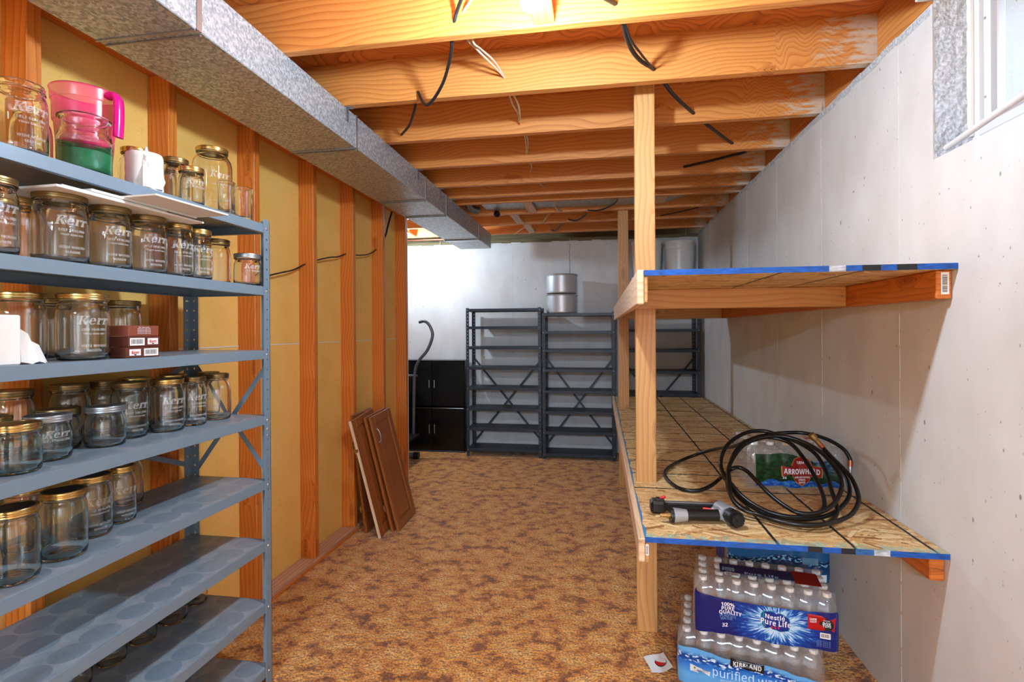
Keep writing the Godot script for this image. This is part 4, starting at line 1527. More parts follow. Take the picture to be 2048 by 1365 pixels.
	cable("electric_cable", "dark cable slanting down in the last stud bay under the duct", [Vector3(-1.70, 2.345, -4.16), Vector3(-1.70, 2.22, -4.08), Vector3(-1.70, 2.12, -4.02), Vector3(-1.70, 2.04, -3.90), Vector3(-1.70, 2.0, -3.87)], 0.008, M.cable_grey, g2)
	# knots of black tape at the far joists
	var kn := tag(mi(numbered("pipe_clamp"), null, M.black, self), "small black pipe clamp on a far joist beside the air duct", "clamp") as MeshInstance3D
	var st := st_new()
	lathe(st, [Vector2(0, 0), Vector2(0.025, 0.0), Vector2(0.028, 0.006), Vector2(0.028, 0.02), Vector2(0.018, 0.03), Vector2(0.010, 0.05), Vector2(0, 0.052)], 16)
	kn.mesh = st.commit()
	kn.position = Vector3(-0.90, 2.394, -4.632)
	kn.rotation = Vector3(PI / 2, 0, 0)


# ---------------------------------------------------------------- jars
var jar_cache := {}


# kinds: size and neck of the jar
const JAR := {
	"quart": [0.0495, 0.168, 0.0435], "quart_narrow": [0.045, 0.166, 0.034], "pint": [0.050, 0.112, 0.0445], "big": [0.0575, 0.170, 0.0515],
	"half_gallon": [0.066, 0.262, 0.049], "slim": [0.040, 0.166, 0.034], "small": [0.038, 0.122, 0.0325], "squat": [0.0485, 0.118, 0.043],
}


func jar_profile(r: float, h: float, rn: float) -> Array:
	var sh := minf(0.045, (r - rn) * 2.2 + 0.020)
	var neck := h - 0.026
	return [Vector2(0.0, 0.004), Vector2(r * 0.72, 0.002), Vector2(r * 0.86, 0.0), Vector2(r * 0.95, 0.004), Vector2(r * 0.99, 0.012), Vector2(r, 0.022),
		Vector2(r, neck - sh), Vector2(r * 0.985, neck - sh * 0.72), Vector2(lerpf(rn, r, 0.72), neck - sh * 0.36), Vector2(lerpf(rn, r, 0.28), neck - sh * 0.10), Vector2(rn, neck + 0.002), Vector2(rn, neck + 0.005), Vector2(rn + 0.0022, neck + 0.007), Vector2(rn + 0.0022, neck + 0.009),
		Vector2(rn - 0.0005, neck + 0.011), Vector2(rn - 0.0005, neck + 0.013), Vector2(rn + 0.0012, neck + 0.015), Vector2(rn - 0.0005, neck + 0.017), Vector2(rn + 0.0012, neck + 0.020), Vector2(rn - 0.0012, neck + 0.023), Vector2(rn - 0.001, h - 0.001), Vector2(rn - 0.003, h), Vector2(rn - 0.0046, h - 0.002), Vector2(rn - 0.0046, neck + 0.002), Vector2(lerpf(rn, r, 0.28) - 0.0032, neck - sh * 0.10 - 0.001), Vector2(lerpf(rn, r, 0.72) - 0.0032, neck - sh * 0.36 - 0.001), Vector2(r * 0.985 - 0.0030, neck - sh * 0.72), Vector2(r - 0.0030, neck - sh), Vector2(r - 0.0030, 0.022), Vector2(r * 0.95 - 0.003, 0.011), Vector2(r * 0.80, 0.0065), Vector2(0.0, 0.0075)]


func make_jar(kind: String, lid: String, emboss: bool, glass: String) -> Node3D:
	var key := "%s/%s/%s/%s" % [kind, lid, emboss, glass]
	if jar_cache.has(key):
		return jar_cache[key]
	var r: float = JAR[kind][0]
	var h: float = JAR[kind][1]
	var rn: float = JAR[kind][2]
	var root := Node3D.new()
	var st := st_new()
	lathe(st, jar_profile(r, h, rn), 44)
	done(st, "glass_body", M[glass], root)
	if lid != "none":
		var gold: Material = {"gold": M.gold, "old": M.old_gold, "dark": M.gold, "grey": M.zinc}[lid]
		var disc: Material = {"gold": M.lid_gold, "old": M.old_gold, "dark": M.lid_dark, "grey": M.zinc}[lid]
		st = st_new()
		var b := rn + 0.0035
		# screw band: rolled foot, two beads, knurled upper edge
		lathe(st, [Vector2(b - 0.001, h - 0.0145), Vector2(b + 0.0006, h - 0.0150), Vector2(b + 0.0012, h - 0.0135), Vector2(b, h - 0.0115), Vector2(b, h - 0.0095), Vector2(b + 0.0010, h - 0.0075), Vector2(b, h - 0.0055)], 44)
		lathe(st, [Vector2(b, h - 0.0055), Vector2(b + 0.0004, h - 0.0045), Vector2(b + 0.0004, h + 0.0005), Vector2(b - 0.0008, h + 0.0018)], 88, Vector3.ZERO, 0.009, 44)
		lathe(st, [Vector2(b - 0.0008, h + 0.0018), Vector2(b - 0.003, h + 0.0022), Vector2(b - 0.006, h + 0.0020), Vector2(b - 0.006, h + 0.0008)], 44)
		done(st, "screw_band", gold, root)
		st = st_new()
		lathe(st, [Vector2(b - 0.004, h + 0.0006), Vector2(b - 0.007, h + 0.0010), Vector2(b - 0.010, h + 0.0004), Vector2(b - 0.016, h + 0.0004), Vector2(0.0, h + 0.0008)], 40)
		done(st, "lid_disc", disc, root)
	if emboss:
		var place := func(cy: float): return func(x: float, y: float, o: float):
			var a := x / r
			var q := r + 0.0002 + o
			return Vector3(q * sin(a), cy + y, q * cos(a))
		var k := h / 0.168
		letters("Kerr", 0.021 * minf(k * 1.2, 1.0), place.call(h * 0.60), M.emboss, root, "embossed_name", "serif", true, true, 0.0018, 0.25)
		letters("SELF SEALING", 0.0062, place.call(h * 0.465), M.emboss, root, "embossed_line", "sans", true, false, 0.0012)
		if h > 0.13:
			letters("TRADE MARK REG", 0.0042, place.call(h * 0.40), M.emboss, root, "embossed_line", "sans", true, false, 0.0010)
			letters("WIDE MOUTH", 0.0062, place.call(h * 0.22), M.emboss, root, "embossed_line", "sans", true, false, 0.0012)
			letters("MASON", 0.0062, place.call(h * 0.15), M.emboss, root, "embossed_line", "sans", true, false, 0.0012)
	jar_cache[key] = root
	return root


func jar(kind: String, lid: String, emboss: bool, x: float, z: float, shelf: int, label: String, glass := "glass", skew := 0.42):
	var o: Node3D = make_jar(kind, lid, emboss, glass).duplicate()
	o.name = numbered("glass_jar")
	add_child(o)
	o.position = Vector3(x, SHELF_Y[shelf - 1] + 0.0004, z)
	o.rotation.y = atan2(-x, -z) + skew
	tag(o, label, "jar", "glass jars on the %s shelf of the grey unit" % ["top", "second", "third", "fourth", "fifth", "sixth", "seventh", "bottom"][shelf - 1])


func build_jars():
	# top shelf
	jar("quart", "none", true, -1.330, -1.026, 1, "open lidless embossed jar at the edge of the top shelf")
	jar("quart_narrow", "none", false, -1.455, -1.145, 1, "open plain jar behind the lidless embossed jar, top shelf")
	jar("quart_narrow", "gold", false, -1.455, -1.458, 1, "gold lidded jar between pink pitcher and paper roll, top shelf")
	jar("slim", "old", false, -1.500, -1.615, 1, "brass lidded jar hindmost beside the paper roll, top shelf")
	jar("slim", "old", true, -1.405, -1.565, 1, "brass lidded slim jar tucked behind the small embossed jar, top shelf")
	jar("small", "gold", true, -1.318, -1.533, 1, "small gold lidded embossed jar beside the paper roll, top shelf")
	jar("half_gallon", "gold", true, -1.415, -1.748, 1, "tall half gallon jar with gold lid, biggest on the top shelf")
	# second shelf
	jar("quart", "old", true, -1.322, -0.955, 2, "brass lidded embossed jar before the widest jar, second shelf")
	jar("quart", "gold", false, -1.470, -1.125, 2, "gold lidded plain jar in the back row under the white panels")
	jar("big", "old", true, -1.337, -1.122, 2, "widest embossed jar with brass lid under the white panels")
	jar("quart", "old", true, -1.330, -1.253, 2, "embossed jar second from the wide jar under the white panels")
	jar("quart", "old", true, -1.330, -1.375, 2, "embossed jar third from the wide jar under the white panels")
	jar("slim", "gold", true, -1.321, -1.482, 2, "slim embossed jar with bright gold lid, second shelf")
	jar("slim", "gold", true, -1.325, -1.572, 2, "slim embossed jar with gold lid, last of the front row, second shelf")
	jar("quart_narrow", "old", false, -1.520, -1.800, 2, "narrow jar hindmost by the rear upright, second shelf")
	jar("quart", "old", false, -1.414, -1.762, 2, "plain brass lidded jar behind the squat grey lidded jar, second shelf")
	jar("squat", "grey", true, -1.320, -1.812, 2, "squat embossed jar with grey lid at the corner upright, second shelf")
	# third shelf
	jar("big", "gold", false, -1.440, -1.100, 3, "wide gold lidded jar behind the white tissue box, third shelf")
	jar("big", "gold", true, -1.338, -1.180, 3, "wide embossed jar with gold lid between tissue and brown boxes")
	jar("quart_narrow", "old", false, -1.540, -1.270, 3, "narrow jar with brass lid in the back row, third shelf")
	jar("quart", "old", false, -1.480, -1.435, 3, "dark lidded jar behind the three small brown boxes, third shelf")
	# fourth shelf, front row
	jar("pint", "gold", false, -1.345, -1.020, 4, "pint jar with bright gold lid, nearest to the edge on the fourth shelf", "aqua_glass")
	jar("pint", "grey", true, -1.398, -1.138, 4, "embossed pint jar with grey lid, fourth shelf", "aqua_glass")
	jar("pint", "dark", false, -1.515, -1.085, 4, "pint jar with dark lid behind the embossed pint jar, fourth shelf", "aqua_glass")
	jar("pint", "old", false, -1.484, -1.238, 4, "pint jar half hidden behind the two front pint jars, fourth shelf")
	jar("pint", "grey", false, -1.402, -1.301, 4, "pint jar with grey lid and no embossing, last of the pints, fourth shelf")
	jar("quart", "old", true, -1.438, -1.415, 4, "first tall embossed jar after the pint jars, fourth shelf", "aqua_glass")
	jar("quart", "gold", true, -1.405, -1.525, 4, "second tall embossed jar after the pint jars, fourth shelf")
	jar("slim", "old", true, -1.400, -1.632, 4, "third tall embossed jar after the pint jars, fourth shelf")
	jar("quart_narrow", "old", false, -1.405, -1.755, 4, "plain jar with brass lid by the corner upright, fourth shelf")
	jar("slim", "old", true, -1.500, -1.825, 4, "last jar beside the crossed end brace, fourth shelf")
	# fourth shelf, back row
	jar("quart", "old", false, -1.567, -1.180, 4, "first brass lidded jar of the back row, fourth shelf")
	jar("quart", "old", false, -1.562, -1.335, 4, "second brass lidded jar of the back row, fourth shelf")
	jar("slim", "old", false, -1.572, -1.455, 4, "third brass lidded jar of the back row, fourth shelf")
	jar("quart", "dark", false, -1.562, -1.560, 4, "fourth jar of the back row, with dark lid, fourth shelf")
	jar("quart", "dark", false, -1.530, -1.680, 4, "fifth jar of the back row, with dark lid, fourth shelf")
	# fifth shelf
	jar("quart", "dark", false, -1.345, -1.015, 5, "dark lidded plain jar first in the front row, fifth shelf", "aqua_glass")
	jar("quart", "dark", false, -1.362, -1.147, 5, "plain jar with dark lid and gold band, second on the fifth shelf", "aqua_glass")
	jar("quart", "dark", true, -1.425, -1.278, 5, "embossed jar with dark lid, third on the fifth shelf")
	jar("slim", "gold", true, -1.440, -1.385, 5, "slim embossed jar with gold lid, fourth on the fifth shelf")
	jar("quart_narrow", "none", false, -1.560, -1.525, 5, "lidless jar at the end of the row, fifth shelf")
	jar("quart", "gold", false, -1.500, -1.165, 5, "gold lidded jar behind the second jar of the fifth shelf")
	jar("quart", "gold", false, -1.490, -1.045, 5, "gold lidded jar behind the front jar of the fifth shelf")
	# seventh shelf, back row
	jar("slim", "old", false, -1.545, -1.805, 7, "jar at the far end of the back row, seventh shelf")
	jar("quart", "old", false, -1.535, -1.680, 7, "second jar of the back row, seventh shelf")
	jar("slim", "old", false, -1.530, -1.552, 7, "third jar of the back row, seventh shelf")
	jar("slim", "old", false, -1.530, -1.435, 7, "fourth jar of the back row, seventh shelf")
	jar("slim", "old", false, -1.530, -1.320, 7, "fifth jar of the back row, seventh shelf")
	for k in jar_cache:
		jar_cache[k].queue_free()


# ---------------------------------------------------------------- other things on the shelves
func build_shelf_items():
	var y1: float = SHELF_Y[0]
	# pink pitcher
	var pink := plain(Color(0.93, 0.10, 0.45, 0.62), 0.22)
	pink.transparency = BaseMaterial3D.TRANSPARENCY_ALPHA
	var t := thing("pitcher", "translucent pink plastic pitcher with handle on the top shelf", "pitcher", Vector3(-1.445, y1, -1.285), 0.0)
	var st := st_new()
	var prof := [Vector2(0.0, 0.003), Vector2(0.052, 0.0), Vector2(0.057, 0.004), Vector2(0.070, 0.175), Vector2(0.070, 0.175), Vector2(0.074, 0.180), Vector2(0.075, 0.235), Vector2(0.075, 0.235), Vector2(0.078, 0.238), Vector2(0.079, 0.262), Vector2(0.081, 0.268), Vector2(0.079, 0.271), Vector2(0.076, 0.268)]
	lathe(st, prof, 44)
	done(st, "pitcher_body", pink, t)
	var hd := st_new()
	var da := Vector3(1.0, 0, -0.06).normalized()
	var pth := smooth_path([da * 0.070 + Vector3(0, 0.255, 0), da * 0.092 + Vector3(0, 0.260, 0), da * 0.104 + Vector3(0, 0.240, 0), da * 0.105 + Vector3(0, 0.190, 0), da * 0.102 + Vector3(0, 0.140, 0)], 6)
	tube(hd, pth, 0.017, 12, 0.45)
	done(hd, "handle", plain(Color(0.90, 0.08, 0.50), 0.2), t)
	# candle jar
	t = thing("candle_jar", "round glass jar with green candle wax on the top shelf", "candle", Vector3(-1.340, y1, -1.190))
	st = st_new()
	lathe(st, [Vector2(0.0, 0.004), Vector2(0.052, 0.0), Vector2(0.057, 0.005), Vector2(0.059, 0.014), Vector2(0.0595, 0.095), Vector2(0.057, 0.108), Vector2(0.051, 0.116), Vector2(0.049, 0.121), Vector2(0.049, 0.138), Vector2(0.051, 0.142), Vector2(0.058, 0.147), Vector2(0.059, 0.150), Vector2(0.057, 0.153), Vector2(0.047, 0.150), Vector2(0.046, 0.122), Vector2(0.048, 0.113), Vector2(0.0535, 0.105), Vector2(0.0560, 0.094), Vector2(0.0560, 0.0612), Vector2(0.0, 0.0612)], 48)
	done(st, "glass_body", M.glass, t)
	st = st_new()
	lathe(st, [Vector2(0.0, 0.008), Vector2(0.050, 0.008), Vector2(0.055, 0.012), Vector2(0.0572, 0.020), Vector2(0.0574, 0.060), Vector2(0.0574, 0.060), Vector2(0.0, 0.060)], 40)
	done(st, "wax", plain(Color(0.02, 0.56, 0.36), 0.3), t)
	# paper roll and the tip of the bottle behind it
	t = thing("paper_roll", "white wrapped toilet paper roll near the end of the top shelf", "paper roll", Vector3(-1.330, y1, -1.365))
	st = st_new()
	var pr := []
	for k in 12:
		pr.append(Vector2(0.0475 + 0.0007 * sin(k * 2.1), 0.004 + k * 0.0095))
	lathe(st, [Vector2(0.012, 0.004), Vector2(0.045, 0.0)] + pr + [Vector2(0.045, 0.114), Vector2(0.018, 0.117), Vector2(0.014, 0.110), Vector2(0.013, 0.06)], 36, Vector3.ZERO, 0.012, 5)
	done(st, "roll_body", M.paper, t)
	st = st_new()
	var g := []
	for i in 9:
		var row := []
		for j in 7:
			var a := 0.1 + 0.15 * i
			var yy := 0.008 + 0.095 * j / 6.0 * (1.0 - 0.07 * i)
			var q := 0.0525 + 0.004 * sin(i * 1.3 + j)
			row.append(Vector3(q * sin(a), yy, q * cos(a)))
		g.append(row)
	for i in 8:
		for j in 6:
			flat(st, [g[i][j], g[i + 1][j], g[i + 1][j + 1]], g[i][j] * Vector3(1, 0, 1))
			flat(st, [g[i][j], g[i + 1][j + 1], g[i][j + 1]], g[i][j] * Vector3(1, 0, 1))
	done(st, "loose_flap", M.paper, t, Vector3.ZERO, Vector3(0, 0.6, 0))
	t = thing("squeeze_bottle", "white squeeze bottle with a nozzle hidden behind the paper roll", "bottle", Vector3(-1.394, y1, -1.437))
	st = st_new()
	lathe(st, [Vector2(0, 0), Vector2(0.015, 0), Vector2(0.017, 0.003), Vector2(0.017, 0.10), Vector2(0.011, 0.118), Vector2(0.011, 0.126)], 24)
	done(st, "bottle_body", M.white_gloss, t)
	st = st_new()
	lathe(st, [Vector2(0.013, 0.124), Vector2(0.013, 0.140), Vector2(0.008, 0.145), Vector2(0.005, 0.160), Vector2(0.003, 0.166), Vector2(0, 0.166)], 20)
	done(st, "nozzle", M.white_gloss, t)
	# tumblers
	for q in [[-1.308, -1.772, 0.0345, "clear glass tumbler at the corner upright of the top shelf"], [-1.312, -1.690, 0.030, "clear glass tumbler in front of the tall half gallon jar"]]:
		t = thing("glass_tumbler", q[3], "glass", Vector3(q[0], y1 + 0.0003, q[1]), 0, "tumblers on the top shelf")
		st = st_new()
		var r: float = q[2]
		lathe(st, [Vector2(0, 0.003), Vector2(r * 0.80, 0.002), Vector2(r * 0.86, 0.0), Vector2(r * 0.92, 0.002), Vector2(r * 0.93, 0.09), Vector2(r, 0.095), Vector2(r, 0.118), Vector2(r - 0.001, 0.120), Vector2(r - 0.003, 0.118), Vector2(r - 0.003, 0.095), Vector2(r * 0.93 - 0.003, 0.09), Vector2(r * 0.90 - 0.003, 0.012), Vector2(0.0, 0.011)], 36)
		done(st, "glass_body", M.glass, t)
	# white panels lying on the lids of the second shelf
	var y2 := SHELF_Y[1] as float + 0.1705
	t = thing("white_board", "flat white panel with a slotted end lying on jar lids, second shelf", "panel", Vector3(-1.345, y2 + 0.0035, -1.275), -0.03, "white panels on the jar lids")
	st = st_new()
	bx(st, Vector3(0.0, 0.0, 0.06), Vector3(0.20, 0.006, 0.34), 0.001)
	bx(st, Vector3(0.095, 0.0, -0.165), Vector3(0.010, 0.006, 0.11), 0.001)
	bx(st, Vector3(-0.095, 0.0, -0.165), Vector3(0.010, 0.006, 0.11), 0.001)
	for k in 13:
		bx(st, Vector3(0.0, 0.0, -0.114 - k * 0.0085), Vector3(0.18, 0.006, 0.0045), 0.0005)
	done(st, "panel_body", M.white, t)
	t = thing("white_board_001", "thin white panel sticking out under the top shelf lip", "panel", Vector3(-1.232, y2 + 0.022, -1.355), -0.05, "white panels on the jar lids")
	st = st_new()
	bx(st, Vector3.ZERO, Vector3(0.165, 0.005, 0.26), 0.001)
	done(st, "panel_body", M.white, t)
	t = thing("white_board_002", "narrow white strip lying on the slotted panel, second shelf", "panel", Vector3(-1.30, y2 + 0.0098, -1.215), -0.03, "white panels on the jar lids")
	st = st_new()
	bx(st, Vector3.ZERO, Vector3(0.085, 0.005, 0.30), 0.001)
	bx(st, Vector3(-0.02, 0.0065, -0.09), Vector3(0.13, 0.007, 0.34), 0.001)
	done(st, "panel_body", M.white, t)
	# tissue box and its wad, third shelf
	var y3: float = SHELF_Y[2]
	t = thing("tissue_box", "white paper carton at the edge of the third shelf", "box", Vector3(-1.325, y3, -0.945), 0.0)
	st = st_new()
	bx(st, Vector3(0, 0.056, 0), Vector3(0.085, 0.112, 0.085), 0.003)
	done(st, "carton", M.paper, t)
	t = thing("paper_wad", "crumpled white paper next to the carton, third shelf", "paper", Vector3(-1.310, y3, -1.025))
	st = st_new()
	var rr := RandomNumberGenerator.new()
	rr.seed = 8
	var apex := [Vector3(0.01, 0.082, 0.028), Vector3(-0.03, 0.085, 0.03)]
	var ring := []
	for k in 14:
		var a := TAU * k / 14.0
		ring.append(Vector3(0.030 * cos(a) + rr.randf_range(-0.004, 0.004), 0.0 + (0.006 if k % 2 == 0 else 0.0), 0.036 * sin(a) + rr.randf_range(-0.005, 0.005)))
	var midr := []
	for k in 14:
		var b: Vector3 = ring[k]
		midr.append(b * Vector3(0.75, 0, 0.72) + Vector3(0, 0.045 + 0.02 * sin(k * 1.9) + b.z * 0.5, 0.008))
	for k in 14:
		var k2 := (k + 1) % 14
		flat(st, [ring[k], ring[k2], midr[k2]], ring[k])
		flat(st, [ring[k], midr[k2], midr[k]], ring[k])
		flat(st, [midr[k], midr[k2], apex[k / 7]], ring[k] + Vector3.UP * 0.02)
	flat(st, [apex[0], apex[1], midr[0]], Vector3.UP)
	flat(st, [apex[0], apex[1], midr[7]], Vector3.UP)
	done(st, "wad", M.paper, t)
	# three small lid boxes
	var brown := plain(Color(0.36, 0.16, 0.10), 0.55)
	var tan_ := plain(Color(0.52, 0.27, 0.19), 0.55)
	for k in 3:
		t = thing("lid_box", ["bottom", "middle", "top"][k] + " of three small brown boxes stacked on the third shelf", "box", Vector3(-1.310, y3 + 0.0005 + k * 0.0302, -1.306 + [0.0, -0.004, -0.002][k]), 0.02 * (k - 1), "small brown boxes on the third shelf")
		st = st_new()
		bx(st, Vector3(0, 0.0148, 0), Vector3(0.06, 0.0292, 0.108 - 0.003 * k), 0.001)
		done(st, "carton", tan_ if k == 2 else brown, t)
		var on_side := func(cz: float, cy: float): return func(x: float, y: float, o: float): return Vector3(0.0303 + o, cy + y, cz - x)
		if k == 2:
			for j in 5:
				letters("lids bands dome regular mouth" if j != 0 else "Kerr  home canning", 0.0022 if j > 0 else 0.0030, on_side.call(0.0, 0.0245 - j * 0.0042), M.white_print, t, "print", "sans", false, false, 0.0002)
		else:
			var z0 := 0.022 * (1 if k == 1 else -1)
			st = st_new()
			flat(st, [Vector3(0.0303, 0.004, -z0 - 0.0), Vector3(0.0303, 0.004, -z0 - 0.048), Vector3(0.0303, 0.025, -z0 - 0.048), Vector3(0.0303, 0.025, -z0)] if k == 1 else [Vector3(0.0303, 0.004, z0 + 0.018), Vector3(0.0303, 0.004, z0 - 0.026), Vector3(0.0303, 0.025, z0 - 0.026), Vector3(0.0303, 0.025, z0 + 0.018)], Vector3.RIGHT, [Vector2(0, 1), Vector2(1, 1), Vector2(1, 0), Vector2(0, 0)])
			st = st_new()
			var bz := 0.024 if k == 1 else -0.026
			flat(st, [Vector3(0.0304, 0.004, bz + 0.024), Vector3(0.0304, 0.004, bz - 0.024), Vector3(0.0304, 0.025, bz - 0.024), Vector3(0.0304, 0.025, bz + 0.024)], Vector3.RIGHT, [Vector2(0, 1), Vector2(1, 1), Vector2(1, 0), Vector2(0, 0)])
			done(st, "barcode", M.barcode, t)
			st = st_new()
			var lz := -0.028 if k == 1 else 0.026
			bx(st, Vector3(0.0302, 0.015, lz), Vector3(0.0006, 0.018, 0.036), 0.0002)
			done(st, "white_plate", M.white, t)
			letters("Kerr", 0.0075, on_side.call(lz, 0.0145), M.red, t, "print", "serif", true, true, 0.0008)
			letters("lids", 0.003, on_side.call(lz, 0.0085), M.black_print, t, "print", "sans", true, false, 0.0008)


# ---------------------------------------------------------------- water in shrink wrap
# the wrap follows the rows of bottles: s runs round the pack from the front left corner, y up
func wrap_point(s: float, y: float, w: float, d: float, nb: float, out: float, h: float) -> Vector3:
	var c := 0.028
	var per := 2 * (w + d)
	s = fposmod(s, per)
	var sides := [[w, Vector3(1, 0, 0), Vector3(-w / 2, 0, d / 2)], [d, Vector3(0, 0, -1), Vector3(w / 2, 0, d / 2)], [w, Vector3(-1, 0, 0), Vector3(w / 2, 0, -d / 2)], [d, Vector3(0, 0, 1), Vector3(-w / 2, 0, -d / 2)]]
	for q in sides:
		if s <= q[0]:
			var dir: Vector3 = q[1]
			var nrm := Vector3(-dir.z, 0, dir.x)
			if dir.x != 0:
				nrm = Vector3(0, 0, signf(dir.x))
			else:
				nrm = Vector3(-signf(dir.z), 0, 0)
			var edge: float = minf(s, q[0] - s)
			var p: Vector3 = q[2] + dir * s
			# rounded corners
			if edge < c:
				var e := 1.0 - edge / c
				p -= nrm * c * 0.30 * e * e
			var wave := 0.0045 * absf(sin(PI * s / nb)) - 0.003
			var body := clampf((y - 0.125 * h / 0.205) / (0.08 * h / 0.205), 0.0, 1.0)
			var inset := 0.030 * body * body + 0.004 * clampf(1.0 - y / 0.02, 0, 1)
			p += nrm * (wave * (1.0 - body) - inset + out)
			p.y = y + 0.0015 * sin(s * 60.0) * (1.0 - body) * (1.0 if y < 0.12 and y > 0.01 else 0.0)
			return p
		s -= q[0]
	return Vector3.ZERO


func wrap_band(w: float, d: float, nb: float, h: float, s0: float, s1: float, y0: Callable, y1: Callable, out: float, rows: int) -> SurfaceTool:
	var st := st_new()
	var cols := int((s1 - s0) / 0.0075)
	var g := []
	for i in cols + 1:
		var col := []
		var s := lerpf(s0, s1, float(i) / cols)
		for j in rows + 1:
			col.append(wrap_point(s, lerpf(y0.call(s), y1.call(s), float(j) / rows), w, d, nb, out, h))
		g.append(col)
	var nrm := []
	for i in cols + 1:
		var col := []
		for j in rows + 1:
			var a: Vector3 = g[mini(i + 1, cols)][j] - g[maxi(i - 1, 0)][j]
			var b: Vector3 = g[i][mini(j + 1, rows)] - g[i][maxi(j - 1, 0)]
			col.append(a.cross(b).normalized())
		nrm.append(col)
	for i in cols:
		for j in rows:
			var q := [[i, j], [i + 1, j], [i + 1, j + 1], [i, j + 1]]
			for tr in [[0, 1, 2], [0, 2, 3]]:
				var p := []
				var n := []
				var uv := []
				for k in tr:
					p.append(g[q[k][0]][q[k][1]])
					n.append(nrm[q[k][0]][q[k][1]])
					uv.append(Vector2(float(q[k][0]) / cols, 1.0 - float(q[k][1]) / rows))
				tri(st, p, n, uv)
	return st


var bottle_meshes := {}


func water_pack(label: String, at: Vector3, turn: float, nx: int, nz: int, print_m: Material, h := 0.205, pitch := 0.062) -> Node3D:
	var t := thing("water_pack", label, "water pack", at, turn, "shrink wrapped packs of water bottles")
	var w := nx * pitch + 0.004
	var d := nz * pitch + 0.004
	if not bottle_meshes.has(h):
		var k := h / 0.205
		var st := st_new()
		lathe(st, [Vector2(0, 0.006), Vector2(0.018, 0.004), Vector2(0.026, 0.002), Vector2(0.0295, 0.008), Vector2(0.030, 0.02 * k), Vector2(0.0287, 0.05 * k), Vector2(0.030, 0.056 * k), Vector2(0.0287, 0.085 * k), Vector2(0.030, 0.092 * k), Vector2(0.0295, 0.125 * k), Vector2(0.025, 0.155 * k), Vector2(0.017, 0.176 * k), Vector2(0.0135, 0.184 * k), Vector2(0.0135, 0.19 * k)], 22)
		var cap := st_new()
		lathe(cap, [Vector2(0.0, 0.187 * k), Vector2(0.0148, 0.187 * k), Vector2(0.0152, 0.189 * k), Vector2(0.0152, 0.199 * k), Vector2(0.0140, 0.2015 * k), Vector2(0.0, 0.202 * k)], 20)
		bottle_meshes[h] = [st.commit(), cap.commit()]
	for i in nx:
		for j in nz:
			var p := Vector3((i - (nx - 1) / 2.0) * pitch, 0.001, (j - (nz - 1) / 2.0) * pitch)
			var b := mi("bottle", bottle_meshes[h][0], M.bottle, t, p)
			mi("cap", bottle_meshes[h][1], M.cap, b)
	var per := 2 * (w + d)
	var film := wrap_band(w, d, pitch, h, 0.0, per, func(_s): return 0.0, func(_s): return h, 0.003, 9)
	# top of the wrap, slack between the caps
	var cx := nx * 3
	var cz := nz * 3
	var tops := []
	var hw := w / 2 - 0.030
	var hd := d / 2 - 0.030
	for i in cx + 1:
		var row := []
		for j in cz + 1:
			var sag := 0.004 * (sin(i * 2.1) * sin(j * 2.1))
			row.append(Vector3(lerpf(-hw, hw, float(i) / cx), h + (sag if i > 0 and j > 0 and i < cx and j < cz else 0.0), lerpf(-hd, hd, float(j) / cz)))
		tops.append(row)
	for i in cx:
		for j in cz:
			flat(film, [tops[i][j], tops[i + 1][j], tops[i + 1][j + 1]], Vector3.UP)
			flat(film, [tops[i][j], tops[i + 1][j + 1], tops[i][j + 1]], Vector3.UP)
	done(film, "shrink_wrap", M.film, t)
	t.set_meta("w", w)
	t.set_meta("d", d)
	return t


func printed(t: Node3D, w: float, d: float, h: float, pitch: float, s: float, y: float, text: String, size: float, m: Material, bold := true, italic := false, kind := "sans", slant := 0.0, squeeze := 1.0):
	letters(text, size, func(x: float, yy: float, o: float): return wrap_point(s + x, y + yy, w, d, pitch, 0.0066 + o * 0.5, h), m, t, "print", kind, bold, italic, 0.0006, slant, squeeze)


func disc_on_wrap(t: Node3D, w: float, d: float, h: float, pitch: float, s: float, y: float, outline: Array, m: Material, out: float, called := "print"):
	# a filled outline of (x, y) points about (s, y), fanned from its middle in rings so that it follows the wrap
	var st := st_new()
	var n := outline.size()
	for ring in 8:
		for k in n:
			var p := []
			for q in [[ring, k], [ring, k + 1], [ring + 1, k + 1], [ring + 1, k]]:
				var v: Vector2 = outline[q[1] % n] * (q[0] / 8.0)
				p.append(wrap_point(s + v.x, y + v.y, w, d, pitch, out, h))
			flat(st, [p[0], p[2], p[3]] if ring == 0 else p, Vector3(0, 0, 1))
	done(st, called, m, t)


func burst_tex() -> ImageTexture:
	# blue label with a splash of white rays about its middle
	var w := 640
	var h := 192
	var n := noise(FastNoiseLite.TYPE_SIMPLEX, 1.0, 81, 3)
	var data := PackedByteArray()
	data.resize(w * h * 3)
	var at := 0
	for y in h:
		for x in w:
			var v := Vector2((x - 372) / 132.0, (y - 88) / 100.0)
			var r := v.length()
			var a := v.angle()
			var ray := 0.5 + 0.5 * n.get_noise_3d(cos(a) * 9.0, sin(a) * 9.0, r * 2.0)
			var c := Color(0.01, 0.10, 0.42)
			var lit := clampf(1.45 - r * 0.85 + (ray - 0.5) * 0.9, 0, 1)
			c = c.lerp(Color(0.03, 0.42, 0.82), lit)
			var white := clampf(1.9 - r * 1.9 + (ray - 0.5) * 2.6, 0, 1)
			c = c.lerp(Color(0.86, 0.95, 0.98), white * 0.9)
			data[at] = int(c.r * 255)
			data[at + 1] = int(c.g * 255)
			data[at + 2] = int(c.b * 255)
			at += 3
	return img_tex(w, h, data)


